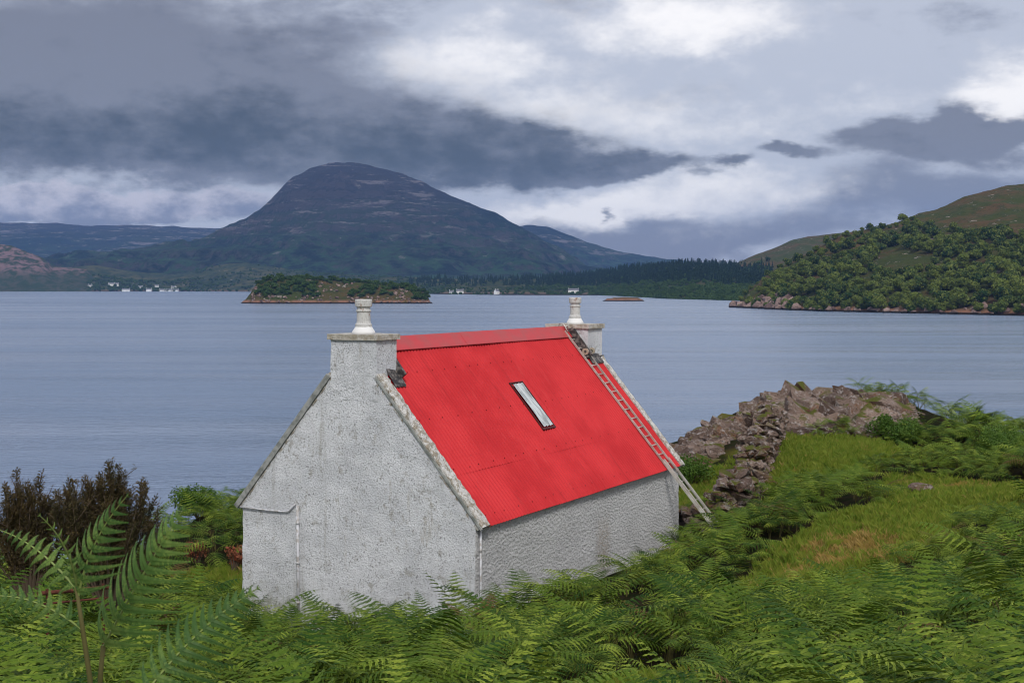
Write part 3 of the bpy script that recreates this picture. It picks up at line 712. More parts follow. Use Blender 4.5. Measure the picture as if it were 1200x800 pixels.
# ------------------------------------------------------------------ stones
import bmesh
def hull_stone(size, seed, n=13):
    r = random.Random(seed); bm = bmesh.new()
    for i in range(n):
        v = Vector((r.gauss(0, 1), r.gauss(0, 1), r.gauss(0, 1))).normalized()*r.uniform(.8, 1.05)
        bm.verts.new((v.x*size[0], v.y*size[1], v.z*size[2]))
    res = bmesh.ops.convex_hull(bm, input=bm.verts)
    bmesh.ops.delete(bm, geom=[g for g in res['geom_interior'] if isinstance(g, bmesh.types.BMVert)], context='VERTS')
    bm.verts.index_update(); bm.verts.ensure_lookup_table()
    V = np.array([v.co[:] for v in bm.verts]); Fc = [tuple(v.index for v in f.verts) for f in bm.faces]; bm.free(); return V, Fc
PROTO = [hull_stone((1, 1, 1), 500+i, 12+i % 7) for i in range(30)]
def put_stone(mb, c, size, rot):
    V, Fc = random.choice(PROTO); E_ = Euler(rot).to_matrix(); A = np.array(E_)
    W = (V*np.array(size))@A.T+np.array(c); mb.add(W, Fc)
crest = [at(797, 520, 44), at(830, 497, 46), at(870, 487, 48), at(905, 480, 49), at(940, 464, 50), at(985, 466, 50), at(1030, 472, 50), at(1056, 490, 48.5)]
cd = [0]
for a, b_ in zip(crest[:-1], crest[1:]): cd.append(cd[-1]+np.linalg.norm(a[:2]-b_[:2]))
crestf = lambda t: np.array([np.interp(t, cd, [c[i] for c in crest]) for i in range(3)])
mb = MB()
for i in range(1900):
    t = random.uniform(0, cd[-1]); w = random.uniform(-1.5, 4.3)*(1 if random.random() < .8 else .6); c = crestf(t)
    wm = 2.9+1.3*math.sin(t*.9)+(.6 if 6 < t < 11 else 0)
    if w > wm: continue
    x, y = c[0]-.12*w, c[1]-w; g = gz(x, y)
    z = c[2]-.25-(max(0, w)**1.3)*.17-(.5*max(0, -w)); z = max(g-.05, z)
    s = random.choice((.18, .25, .33, .45, .6, .8, 1.05) if t > 6 else (.15, .2, .28, .38, .5)); s *= random.uniform(.8, 1.2)
    put_stone(mb, (x, y, z-.25*s), (s*random.uniform(.9, 1.6), s*random.uniform(.7, 1.1), s*random.uniform(.5, .85)), (R(-25)+random.gauss(0, .4), R(20)+random.gauss(0, .35), random.uniform(-.5, .9)))
o = mb.build('rock_outcrop', M_ROCK); tag(o, 'long craggy pink grey rock outcrop on the shore to the right of the cottage', 'rock outcrop')
wallp = [at(797, 606, 35.5), at(830, 606, 34.6), at(862, 600, 34.6), at(878, 578, 37), at(893, 556, 40), at(903, 536, 43), at(908, 515, 46)]
wd = [0]
for a, b_ in zip(wallp[:-1], wallp[1:]): wd.append(wd[-1]+np.linalg.norm(a[:2]-b_[:2]))
mb = MB()
t = 0
while t < wd[-1]:
    c = np.array([np.interp(t, wd, [q[i] for q in wallp]) for i in range(3)]); g = gz(c[0], c[1])
    hgt = .95+.25*math.sin(t*1.3)+random.uniform(-.15, .15)
    hgt *= .55 if t < 1.3 else 1
    z = 0
    while z < hgt:
        for sgn in (-1, 0, 1):
            s = random.uniform(.12, .27); put_stone(mb, (c[0]+sgn*.22+random.uniform(-.08, .08), c[1]+random.uniform(-.3, .3), g+z+random.uniform(-.05, .05)), (s*1.35, s, s*.62), (random.gauss(0, .25), random.gauss(0, .25), random.uniform(0, PI)))
        z += .19
    t += .21
o = mb.build('dry_stone_wall', M_ROCK); tag(o, 'tumbledown dry stone wall running from the cottage corner up to the rock outcrop', 'stone wall')
def boulder(p, s, label, name='boulder', sq=.7):
    V, Fc = hull_stone((s*1.3, s, s*sq), int(p[0]*97)+5, 22); o = mesh_obj(name, V, Fc, M_ROCK, loc=p); tag(o, label, 'boulder')
p = at(1080, 553, 34); boulder((p[0], p[1], gz(p[0], p[1])+.12), .30, 'small pale grey boulder lying in the grass right of the outcrop')

# shoreline rocks of the headland and island (far away)
mb = MB()
for i in range(150):
    px = random.choice((random.uniform(856, 935), random.uniform(856, 1240))); s_ = random.uniform(0, .05) if px > 930 else random.uniform(0, .22)
    q = f_hd(px, s_); s = random.uniform(1.2, 3.2)*(1.7 if px < 935 else 1)
    put_stone(mb, (q[0], q[1], max(q[2], .3)+s*.2), (s*1.4, s, s*random.uniform(.7, 1.5)), (random.gauss(0, .3), random.gauss(0, .3), random.uniform(0, 3)))
def f_frock(t, p, v):
    n2 = t.noise(v, .3, 6, .7).outputs['Fac']; Z = t.sep(v)[2]; oi = t.node('ShaderNodeNewGeometry').outputs['Random Per Island']
    c = t.mix(oi, (.13, .085, .075), (.32, .23, .20)); c = t.mix(t.step(n2, .5, .62, 0, .8), c, (.05, .035, .03)); c = t.mix(t.step(Z, 1.8, 1.0), c, (.02, .016, .012)); setc(t, p, c); nrm(t, p, t.bump(n2, 1, 1))
M_FROCK = mat('shore_rock', f_frock, .9, .1)
tag(mb.build('shore_rocks', M_FROCK), 'dark pinkish rocks along the waterline of the wooded headland', 'shore rocks', kind='stuff')
mb = MB()
for i in range(170):
    px = random.uniform(284, 505); s_ = random.uniform(0, .14)
    if random.random() < .4: px = random.choice((random.uniform(296, 306), random.uniform(360, 420), random.uniform(462, 478))); s_ = random.uniform(.1, .8)
    q = f_is(px, s_); s = random.uniform(.8, 2.2); put_stone(mb, (q[0], q[1], max(q[2], .2)+s*.1), (s*1.5, s, s*random.uniform(.6, 1.2)), (random.gauss(0, .3), random.gauss(0, .3), random.uniform(0, 3)))
tag(mb.build('shore_rocks', M_FROCK), 'orange brown rocks round the waterline of the small island', 'shore rocks', kind='stuff')

# ------------------------------------------------------------------ trees
def crown_mesh(name, rx, rz, nb, nl, leaf, m, seed, cone=False, h=10.):
    r = np.random.default_rng(seed); V = []; n = 0
    cs = []; rr = []
    for i in range(nb):
        if cone: zz_ = i/(nb-1); cs.append((r.normal(0, .05)*rx, r.normal(0, .05)*rx, h*(.15+.85*zz_))); rr.append(rx*(1.02-zz_)*.85+.15)
        else:
            a = r.uniform(0, 2*PI); q = r.uniform(.15, .62)*rx; zz_ = r.uniform(-.45, .62)*rz
            cs.append((math.cos(a)*q, math.sin(a)*q, h*.6+zz_)); rr.append(rx*r.uniform(.34, .52))
    cs = np.array(cs); rr = np.array(rr); k = r.integers(0, nb, nl)
    d = r.normal(size=(nl, 3)); d /= np.linalg.norm(d, axis=1)[:, None]
    P = cs[k]+d*(rr[k]*r.uniform(.72, 1.08, nl))[:, None]*np.array([1, 1, .5 if cone else .8])
    nr = d+r.normal(size=(nl, 3))*.45; nr /= np.linalg.norm(nr, axis=1)[:, None]
    a = np.cross(nr, r.normal(size=(nl, 3))); a /= np.linalg.norm(a, axis=1)[:, None]; b_ = np.cross(nr, a)
    sz = leaf*r.uniform(.6, 1.4, nl)[:, None]
    V = np.stack([P-a*sz, P-b_*sz*.7, P+a*sz, P+b_*sz*.7], 1).reshape(-1, 3)
    me = mesh_obj(name, V, np.arange(nl*4).reshape(-1, 4), m, parent=False).data
    return me
def trunk_mesh(h, r0, seed):
    rr = random.Random(seed); b = MB(); tip = (rr.uniform(-.4, .4), rr.uniform(-.4, .4), h*.75)
    b.tube([(0, 0, -1.0), (0, 0, .5), (tip[0]*.5, tip[1]*.5, h*.4), tip], [r0*1.3, r0, r0*.75, r0*.3], 7)
    for i in range(5):
        a = rr.uniform(0, 2*PI); z = h*rr.uniform(.3, .55); l = h*.3
        b.tube([(tip[0]*.5, tip[1]*.5, z), (math.cos(a)*l*.6, math.sin(a)*l*.6, z+l*.5), (math.cos(a)*l, math.sin(a)*l, z+l)], [r0*.45, r0*.3, r0*.12], 5)
    me = bpy.data.meshes.new('trunk'); me.from_pydata(b.v, [], b.f); me.materials.append(M_BARK); return me
TR = [(crown_mesh('crown', 6.2, 4.6, 13, 1700, .62, M_TREE, 900+i, h=9.), trunk_mesh(9., .28, i)) for i in range(6)]
TI = [(crown_mesh('crown', 5.0, 3.2, 10, 1200, .50, M_TREEI, 930+i, h=6.), trunk_mesh(6., .2, 20+i)) for i in range(4)]
def tree(name, protos, p, s, rz, label, cat, group, zs=1):
    cm, tm = random.choice(protos)
    e = empty(name, p, rz, label, cat, group); e.scale = (s, s, s*zs)
    for nm, me in (('trunk', tm), ('crown', cm)):
        o = bpy.data.objects.new(nm, me); COL.objects.link(o); o.parent = e
    return e
topline = lut([(850, 240), (1040, 240), (1074, 262), (1095, 276), (1130, 272), (1200, 276), (1500, 276)])
def proj(q): return 600+F*q[0]/q[1], HZ+F*(CAMZ-q[2])/q[1]
placed = []; tries = 0
while len(placed) < 292 and tries < 60000:
    tries += 1
    px = random.uniform(862, 1212); s_ = random.uniform(.015, 1.0)
    q = f_hd(px, s_); X_, Y_ = proj(q)
    if Y_ < topline(px): continue
    if ((px-1055)/34)**2+((Y_-306)/14)**2 < 1 or ((px-1086)/16)**2+((Y_-352)/9)**2 < 1: continue
    md = 8.2
    if any(abs(q[0]-o_[0])*1.0 < md and math.hypot(X_-o_[3], (Y_-o_[4])*1.45) < 8.3 for o_ in placed): continue
    placed.append((q[0], q[1], q[2], X_, Y_))
for (x, y, z, a, b_) in placed:
    tree('broadleaf_tree', TR, (x, y, z-.8), random.uniform(.66, 1.28)*(.75 if a < 900 else 1)*(.7 if b_ < proj(f_hd(a, 1.0))[1]+14 else 1), random.uniform(0, 6.28), 'round crowned green tree among the wood covering the headland across the water', 'tree', 'trees of the headland wood', random.uniform(.85, 1.15))
placed = []; tries = 0
while len(placed) < 130 and tries < 20000:
    tries += 1
    px = random.uniform(301, 502); s_ = random.uniform(.12, 1.3); q = f_is(px, s_); X_, Y_ = proj(q)
    if ((px-395)/26)**2+((s_-.5)/.35)**2 < 1 or ((px-470)/9)**2+((s_-.3)/.4)**2 < 1: continue
    if any(math.hypot(X_-o_[3], (Y_-o_[4])*1.3) < 3.0 for o_ in placed): continue
    placed.append((q[0], q[1], q[2], X_, Y_))
for (x, y, z, a, b_) in placed:
    tree('island_tree', TI, (x, y, z-.8), random.uniform(.7, 1.15)*(.9 if a > 400 else 1), random.uniform(0, 6.28), 'low dark green tree growing on the small island', 'tree', 'trees on the small island', random.uniform(.75, 1.0))

# ------------------------------------------------------------------ scatter tool (stuff only)
def scatter(name, sources, pts, rots, scl, idx, label=None, cat=None):
    me = bpy.data.meshes.new(name); me.from_pydata([tuple(p) for p in pts], [], [])
    a = me.attributes.new('rot', 'FLOAT_VECTOR', 'POINT'); a.data.foreach_set('vector', np.asarray(rots, np.float32).ravel())
    a = me.attributes.new('scl', 'FLOAT', 'POINT'); a.data.foreach_set('value', np.asarray(scl, np.float32))
    a = me.attributes.new('pick', 'INT', 'POINT'); a.data.foreach_set('value', np.asarray(idx, np.int32))
    o = bpy.data.objects.new(name, me); COL.objects.link(o)
    g = bpy.data.node_groups.new(name+'_nodes', 'GeometryNodeTree')
    g.interface.new_socket('Geometry', in_out='INPUT', socket_type='NodeSocketGeometry'); g.interface.new_socket('Geometry', in_out='OUTPUT', socket_type='NodeSocketGeometry')
    gi = g.nodes.new('NodeGroupInput'); go = g.nodes.new('NodeGroupOutput'); ip = g.nodes.new('GeometryNodeInstanceOnPoints'); gt = g.nodes.new('GeometryNodeGeometryToInstance')
    for s_ in reversed(sources):
        oi = g.nodes.new('GeometryNodeObjectInfo'); oi.inputs['Object'].default_value = s_; g.links.new(oi.outputs['Geometry'], gt.inputs[0])
    def attr(nm, ty):
        n = g.nodes.new('GeometryNodeInputNamedAttribute'); n.data_type = ty; n.inputs['Name'].default_value = nm; return n.outputs['Attribute']
    g.links.new(gi.outputs[0], ip.inputs['Points']); g.links.new(gt.outputs[0], ip.inputs['Instance']); ip.inputs['Pick Instance'].default_value = True
    g.links.new(attr('pick', 'INT'), ip.inputs['Instance Index'])
    er = g.nodes.new('FunctionNodeEulerToRotation'); g.links.new(attr('rot', 'FLOAT_VECTOR'), er.inputs[0]); g.links.new(er.outputs[0], ip.inputs['Rotation'])
    g.links.new(attr('scl', 'FLOAT'), ip.inputs['Scale']); g.links.new(ip.outputs[0], go.inputs[0])
    md = o.modifiers.new('scatter', 'NODES'); md.node_group = g
    return tag(o, label, cat, kind='stuff')
def src(me):
    return bpy.data.objects.new(me.name, me)
# far wood: dark conifers and round trees too small and many to count
CON = [src(crown_mesh('conifer', 3.6, 1, 7, 260, 1.0, M_CONI, 700+i, cone=True, h=16.)) for i in range(3)]
RND = [src(crown_mesh('crown', 6.0, 4.2, 9, 380, 1.1, M_TREEI, 720+i, h=8.)) for i in range(3)]
dens = lut([(-300, .9), (100, .9), (215, .9), (290, .6), (380, .9), (520, 1), (880, 1), (940, 1)])
pts, rots, scl, idx = [], [], [], []
for i in range(9000):
    px = random.choice((random.uniform(-200, 500), random.uniform(500, 935), random.uniform(640, 935))); s_ = random.random()**1.2
    if px < 230: s_ = random.uniform(.02, .55)
    if random.random() > dens(px): continue
    q = f_sh(px, s_); n = float(vnoise(np.array([q[0]*.012, q[1]*.012, 3.0]), 77))
    if n < .30 and px < 680: continue
    Xp, Yp = proj(q)
    if 535 < px < 690 and Yp > 339.5 and random.random() < .75: continue
    con = (s_ > .35 and px > 480) if random.random() < .85 else False
    pts.append(q-np.array([0, 0, 1.])); rots.append((0, 0, random.uniform(0, 6.28))); idx.append(random.randint(0, 2)+(0 if con else 3))
    scl.append(random.uniform(.55, 1.0)*(1.05 if con else .75)*(1.35 if px < 300 else 1))
for i in range(500):
    px = random.uniform(1215, 1600); s_ = random.uniform(.02, .6); q = f_hd(px, s_)
    pts.append(q); rots.append((0, 0, random.uniform(0, 6.28))); idx.append(random.randint(3, 5)); scl.append(random.uniform(.8, 1.2))
for i in range(260):
    px = random.uniform(858, 905); s_ = random.uniform(.1, .75); q = f_bh(px, s_)
    if proj(q)[1] < 306: continue
    pts.append(q); rots.append((0, 0, random.uniform(0, 6.28))); idx.append(random.randint(0, 5)); scl.append(random.uniform(.6, 1.0))
scatter('far_wood', CON+RND, pts, rots, scl, idx, 'dark wood of conifers and broadleaf trees along the far shore', 'wood')

# ------------------------------------------------------------------ far cottages
M_WH = mat('white_limewash', lambda t, p, v: setc(t, p, (.80, .80, .78)), .8, .2)
M_SLATE = mat('slate_roof', lambda t, p, v: setc(t, p, t.mix(t.noise(v, 1.5, 3, .6).outputs['Fac'], (.10, .10, .12), (.18, .18, .20))), .7, .3)
M_WIN = mat('dark_window', lambda t, p, v: setc(t, p, (.03, .035, .04)), .3, .5)
def far_house(px, s_, ln, wd_, eh, rz, label, d=None):
    q = f_sh(px, s_); e = empty('white_house', (q[0], q[1], q[2]-.4), rz, label, 'house', 'white houses on the far shore')
    b = MB(); h, w = ln/2, wd_/2; rh = eh+wd_*.42
    b.add([(-h, -w, -3), (h, -w, -3), (h, w, -3), (-h, w, -3), (-h, -w, eh), (h, -w, eh), (h, w, eh), (-h, w, eh), (-h, 0, rh), (h, 0, rh)],
          [(0, 1, 5, 4), (2, 3, 7, 6), (1, 2, 6, 9, 5), (3, 0, 4, 8, 7), (0, 3, 2, 1), (4, 5, 9, 8), (6, 7, 8, 9)]); b.build('wall', M_WH, e)
    b = MB(); o_ = .25
    for s in (-1, 1):
        b.add([(-h-o_, s*(w+.4), eh-.15), (h+o_, s*(w+.4), eh-.15), (h+o_, 0, rh+.2), (-h-o_, 0, rh+.2), (-h-o_, s*(w+.4), eh+.05), (h+o_, s*(w+.4), eh+.05), (h+o_, 0, rh+.42), (-h-o_, 0, rh+.42)],
              [(0, 1, 2, 3), (4, 7, 6, 5), (0, 4, 5, 1), (1, 5, 6, 2), (3, 2, 6, 7), (0, 3, 7, 4)])
    rf = b.build('roof', M_SLATE, e)
    for s in (-1, 1):
        b = MB(); b.box((s*(h-.6), 0, rh+.5), (.5, .7, .9)); b.build('chimney', M_WH, rf)
    k = max(2, int(ln/4))
    for i in range(k):
        b = MB(); b.box((-h+(i+.5)*ln/k, -w-.02, eh*.55), (.55, .06, .7)); b.build('window', M_WIN, e)
for args in [(58, .02, 16, 7, 5, .1, 'low white house near the left edge of the far shore'), (86, .12, 14, 8, 5, .2, 'small white house half hidden by trees above the left shore'), (106, .16, 13, 8, 5, -.2, 'white house below the light green hill across the water'),
             (131, .20, 20, 9, 6, .15, 'pair of gables in white set highest of the village houses'), (137, .22, 12, 8, 6, .3, 'narrow white house just right of the highest village house'), (148, .02, 24, 9, 6, .05, 'large bright white house alone at the waterline of the village'),
             (175, .03, 17, 9, 6, -.1, 'white house at the left end of the village waterfront row'), (190, .03, 16, 8, 5, .1, 'second white house in the village waterfront row'), (198, .03, 18, 8, 5, 0, 'third white house in the village waterfront row'), (206, .03, 18, 8, 5, .1, 'white house at the right end of the village waterfront row'),
             (165, .16, 14, 8, 5, .3, 'white house above the left end of the waterfront row'), (184, .18, 12, 8, 5, .1, 'white house in the middle of the upper village row'), (204, .18, 16, 8, 5, -.3, 'white house at the right end of the upper village row')]:
    far_house(*args)
for args in [(529, .06, 9, 7, 4.5, .3, 'small white house left of a larger one across the water beyond the island'), (539, .07, 15, 8, 6, .1, 'larger white house beside a small one across the water beyond the island'), (582, .05, 9, 8, 7, .8, 'single tall white cottage on the shore between the two chimneys'), (672, .10, 21, 9, 7, -.1, 'long white house in the trees behind the far chimney')]:
    far_house(*args)

# ------------------------------------------------------------------ bracken
def frond_into(mb, P, side_hint, L, pairs=13, pn=8, wmax=.36, droop=.35, leafw=.5, stalk=None, sr=.004, gapf=.5, rib=0):
    # P: function t->Vector along the rachis
    pts = [P(i/10) for i in range(11)]
    if stalk is not None: stalk.tube(pts, [sr*(1.2-.9*i/10) for i in range(11)], 4, False)
    for i in range(pairs):
        t = .04+.94*(i/(pairs-1))**.92; p = P(t); tg = (P(min(1, t+.02))-P(t-.02)).normalized()
        sd = tg.cross(Vector(side_hint)).normalized() if side_hint else tg.cross(Vector((0, 0, 1))).normalized()
        upv = sd.cross(tg).normalized()
        w = L*wmax*min(1, (.55+t*2.2))*(1-t)**.8+L*.015
        for s in (-1, 1):
            dr = (sd*s+tg*(.35+.3*t)).normalized(); m = max(3, int(pn*(1-t*.6)))
            jit = random.uniform(-.12, .12)
            if rib:
                rb_ = [p+dr*(w*u_)-upv*(droop*w*u_*u_)+upv*(.06*w*min(1, u_*8))+upv*jit*w*u_ for u_ in (0, .25, .5, .75, 1)]
                mb.tube(rb_, [rib, rib, rib*.8, rib*.6, rib*.4], 3, False)
            for j in range(m):
                u = (j+.5)/m; q = p+dr*(w*u)-upv*(droop*w*u*u)+upv*(.06*w)+upv*jit*w*u
                dd = (dr-upv*(droop*2*u)).normalized(); pl = min(w*.30, L/pairs*gapf)*(1-u*.80); pw = w/m*.5*leafw*1.5
                cr = dd.cross(upv).normalized()
                for s2 in (-1, 1):
                    o_ = (cr*s2+dd*.35).normalized(); tipv = q+o_*pl-upv*(pl*.15)
                    mb.add([q-dd*pw, q+o_*pl*.5-dd*pw*.9, tipv, q+dd*pw+o_*pl*.15], [(0, 1, 2, 3)])
def bracken_plant(seed):
    random.seed(seed); mb = MB(); stk = MB()
    nf = random.choice((3, 3, 4, 4, 5)); base = Vector((0, 0, 0)); a0 = random.uniform(0, 6.28)
    for k in range(nf):
        az = a0+k*2*PI/nf+random.uniform(-.5, .5); hgt = random.uniform(.35, .85); L = random.uniform(.6, .95)
        d = Vector((math.cos(az), math.sin(az), 0)); rise = random.uniform(.15, .95); dp = random.uniform(.15, .6)
        b0 = Vector((d.x*.05, d.y*.05, hgt*.75))
        stk.tube([(0, 0, -.1), b0*.5, b0], .006, 4, False)
        Pf = lambda t, b0=b0, d=d, L=L, rise=rise, dp=dp: b0+d*(L*t)+Vector((0, 0, L*(rise*t-dp*t*t)))
        frond_into(mb, Pf, None, L, 12, 6, .42, .42, 1.0, gapf=.46)
    n = len(mb.v); nf_ = len(mb.f); mb.add(stk.v, stk.f)
    me = bpy.data.meshes.new('bracken_plant'); me.from_pydata(mb.v, [], mb.f); me.materials.append(M_FERN); me.materials.append(M_STALK)
    mi = np.zeros(len(me.polygons), np.int32); mi[nf_:] = 1; me.polygons.foreach_set('material_index', mi)
    return me
BR = [src(bracken_plant(300+i)) for i in range(9)]
random.seed(11)
# rock mask
cr2 = np.array([c[:2] for c in crest])
def seg_dist(P, poly):
    best = np.full(len(P), 1e9)
    for a, b_ in zip(poly[:-1], poly[1:]):
        d = b_-a; t = np.clip(((P-a)@d)/(d@d), 0, 1); best = np.minimum(best, np.linalg.norm(P-(a+t[:, None]*d), axis=1))
    return best
N = 15500
X_ = rng.uniform(-24, 30, N); Y_ = rng.uniform(3.5, 56, N); P2 = np.stack([X_, Y_], 1)
loc = P2-RC; la, lb = loc@Lv, loc@Gv
inside = (la > -.42) & (la < LL+.42) & (lb > -.42) & (lb < WW+.42)
gr = grassy(X_, Y_)
rockd = seg_dist(P2+np.array([0, 1.3]), cr2); walld = seg_dist(P2, np.array([q[:2] for q in wallp]))
patch = fbm(np.stack([X_*.45, Y_*.45, X_*0+9], -1), 3, 88)
keep = (~inside) & (gr < .30) & (rockd > np.where(X_ > 12.6, 1.3, 2.5)) & (walld > .75) & (Y_ < coast(X_)+2.5) & (patch > .33) & ~((Y_ > np.interp(X_, cr2[:, 0], cr2[:, 1])-1.0) & (X_ > cr2[0, 0]-3) & (X_ < cr2[-1, 0]-.2))
keep &= ~((np.abs(X_+1.0) < 3.2) & (Y_ < 5.5))
keep &= rng.random(N) < np.where(Y_ < 30, 1, .8)
X_, Y_ = X_[keep], Y_[keep]; Z_ = ground(X_, Y_); n = len(X_)
sz = (.50+.72*fbm(np.stack([X_*.5, Y_*.5, X_*0], -1), 3, 99)+rng.uniform(-.12, .15, n))
l2 = np.stack([X_, Y_], 1)-RC; la, lb = l2@Lv, l2@Gv
nearh = (la > -1.4) & (la < LL+1) & (lb > -1.3) & (lb < WW+1.3)
sz = np.where(nearh, sz*.66, sz); sz = np.where((gr[keep] > .12), sz*.72, sz)
low = (la < -.2) & (la > -2.6) & (np.abs(lb-3.0-.25*la) < 1.0)      # gap where the gable shows down to its foot
sz = np.where(low, sz*.45, sz)
rt = np.stack([rng.normal(0, .2, n), rng.normal(0, .2, n), rng.uniform(0, 6.28, n)], 1)
scatter('bracken', BR, np.stack([X_, Y_, Z_-.03], 1), rt, sz, rng.integers(0, 9, n), 'dense green bracken covering the slope round the cottage', 'bracken')
# grass tufts
M_DRY = leafmat('dry_grass_blades', (.36, .25, .08), (.30, .22, .05), (.42, .30, .12), .8, .3, .6)
def tuft(seed, nbl, h, m=M_GRASS):
    r = random.Random(seed); mb = MB()
    for i in range(nbl):
        a = r.uniform(0, 6.28); x, y = r.gauss(0, .06), r.gauss(0, .06); l = h*r.uniform(.5, 1.2); w = .0045; dx, dy = math.cos(a), math.sin(a); bend = r.uniform(.2, .9)*l
        mb.add([(x-dy*w, y+dx*w, 0), (x+dy*w, y-dx*w, 0), (x+dx*bend*.4+dy*w*.8, y+dy*bend*.4-dx*w*.8, l*.65), (x+dx*bend, y+dy*bend, l)], [(0, 1, 2), (0, 2, 3)])
    me = bpy.data.meshes.new('grass_tuft'); me.from_pydata(mb.v, [], mb.f); me.materials.append(m); return me
GT = [src(tuft(40+i, 26, .16)) for i in range(4)]+[src(tuft(60+i, 20, .13, M_DRY)) for i in range(2)]
N = 70000
X_ = rng.uniform(-12, 22, N); Y_ = rng.uniform(12, 50, N); P2 = np.stack([X_, Y_], 1)
gr = grassy(X_, Y_); keep = (gr > .30) & (seg_dist(P2+np.array([0, 1.3]), cr2) > 1.6) & (rng.random(N) > dryness(X_, Y_)*.35)
X_, Y_ = X_[keep], Y_[keep]; n = len(X_); Z_ = ground(X_, Y_)
scatter('grass', GT, np.stack([X_, Y_, Z_-.01], 1), np.stack([rng.normal(0, .15, n), rng.normal(0, .15, n), rng.uniform(0, 6.28, n)], 1), rng.uniform(.5, 1.3, n), np.where(rng.random(n) < .04+dryness(X_, Y_)*1.0, rng.integers(4, 6, n), rng.integers(0, 4, n)), 'short yellowish green grass of the clearings in the bracken', 'grass')

# ------------------------------------------------------------------ bushes
def leaf_bush(name, p, rx, ry, h, nl, leaf, m, label, seed, cat='bush', group=None):
    r = np.random.default_rng(seed); nb = 12
    cs = np.stack([r.uniform(-.6, .6, nb)*rx, r.uniform(-.6, .6, nb)*ry, r.uniform(.25, .72, nb)*h], 1); rr = r.uniform(.25, .42, nb)*min(rx, h)
    k = r.integers(0, nb, nl); d = r.normal(size=(nl, 3)); d /= np.linalg.norm(d, axis=1)[:, None]
    P = cs[k]+d*(rr[k]*r.uniform(.5, 1.1, nl))[:, None]; nr = d+r.normal(size=(nl, 3))*.6; nr /= np.linalg.norm(nr, axis=1)[:, None]
    a = np.cross(nr, r.normal(size=(nl, 3))); a /= np.linalg.norm(a, axis=1)[:, None]; b_ = np.cross(nr, a); sz = leaf*r.uniform(.6, 1.4, nl)[:, None]
    V = np.stack([P-a*sz, P-b_*sz*.5, P+a*sz, P+b_*sz*.5], 1).reshape(-1, 3)
    e = empty(name, p, 0, label, cat, group); mesh_obj('foliage', V, np.arange(nl*4).reshape(-1, 4), m, e)
    b = MB()
    for c in cs: b.tube([(0, 0, -.1), (c[0]*.5, c[1]*.5, c[2]*.5), tuple(c)], [.02, .014, .006], 5)
    b.build('stems', M_BARK, e); return e
def on(px, d): x = (px-600)/F*d; return (x, d, gz(x, d)-.05)
leaf_bush('green_shrub', on(196, 37), 1.1, .9, 1.15, 5000, .035, M_BUSH, 'leafy green shrub on the bank top left of the cottage', 1)
leaf_bush('green_shrub', on(232, 38), .9, .9, 1.0, 4500, .035, M_BUSH, 'green shrub on the bank nearest the left corner of the cottage', 2)
leaf_bush('green_shrub', on(160, 36), .9, .9, 1.0, 4500, .035, M_BUSH, 'green shrub on the bank just behind the brown gorse', 3)
leaf_bush('withered_shrub', on(272, 32), .28, .25, .9, 700, .03, M_REDLEAF, 'withered reddish shrub against the left corner of the cottage', 4)
leaf_bush('withered_shrub', on(228, 33), .35, .25, .7, 500, .03, M_REDLEAF, 'small reddish brown shrub on the bank left of the cottage', 5)
leaf_bush('green_shrub', on(1180, 41), 1.3, 1.0, 1.4, 6000, .04, M_BUSH, 'dark green shrub on the skyline at the right edge above the water', 6)
leaf_bush('green_shrub', on(1052, 45), 1.1, .9, 1.0, 5000, .04, M_BUSH, 'green shrub at the right foot of the rock outcrop', 7)
leaf_bush('green_shrub', on(808, 40), .8, .8, 1.3, 4000, .04, M_BUSH, 'dark shrub just behind the far right corner of the cottage', 8)
# dead gorse
def gorse(p, h, w, n, label, seed):
    r = random.Random(seed); e = empty('gorse_bush', p, 0, label, 'gorse bush', 'brown gorse bushes')
    wood = MB(); V = []; Fc = []; 
    leaves = MB()
    for i in range(n):
        a = r.uniform(0, 6.28); sp = r.uniform(0, 1)**.7; hx = h*r.uniform(.62, 1.0)*(1.05-.3*sp)
        x, y = math.cos(a)*sp*w, math.sin(a)*sp*w*.6
        pts = [Vector((x*.15, y*.15, -.1)), Vector((x*.55, y*.55, hx*.35)), Vector((x*.9+r.gauss(0, .03), y*.9, hx*.7)), Vector((x+r.gauss(0, .05), y, hx))]
        wood.tube(pts, [.02, .014, .009, .004], 5)
        for k in range(260):
            t = r.uniform(.30, 1.0); f_ = t*3; i0 = min(2, int(f_)); c = pts[i0].lerp(pts[i0+1], f_-i0)
            rad = .085*(1.15-t*.75); d = Vector((r.gauss(0, 1), r.gauss(0, 1), r.gauss(.5, .6))).normalized(); b0 = c+d*rad*r.random()
            L_ = r.uniform(.03, .06); sd = d.cross(Vector((r.random(), r.random(), .3))).normalized()*.0075; dd = (d+Vector((0, 0, .8))).normalized()*L_
            leaves.add([b0-sd, b0+sd, b0+dd], [(0, 1, 2)])
            leaves.add([b0+dd*.3-sd.cross(d)*1, b0+dd*.3+sd.cross(d)*1, b0+d*L_], [(0, 1, 2)])
        for k in range(5):
            t = r.uniform(.35, .85); c = pts[1].lerp(pts[3], t); q = c+Vector((r.gauss(0, .12), r.gauss(0, .12), r.uniform(.1, .3)))
            wood.tube([c, q], [.006, .003], 4)
            for z in range(50):
                b0 = c.lerp(q, r.random())+Vector((r.gauss(0, .02), r.gauss(0, .02), r.gauss(0, .02))); d = Vector((r.gauss(0, 1), r.gauss(0, 1), 1.2)).normalized()*.05; sd = d.cross(Vector((1, .3, .2))).normalized()*.008
                leaves.add([b0-sd, b0+sd, b0+d], [(0, 1, 2)])
    wood.build('stems', M_BARK, e); leaves.build('foliage', M_GORSE, e)
def gp(px, py, d): q = at(px, py, d); return (q[0], q[1], q[2])
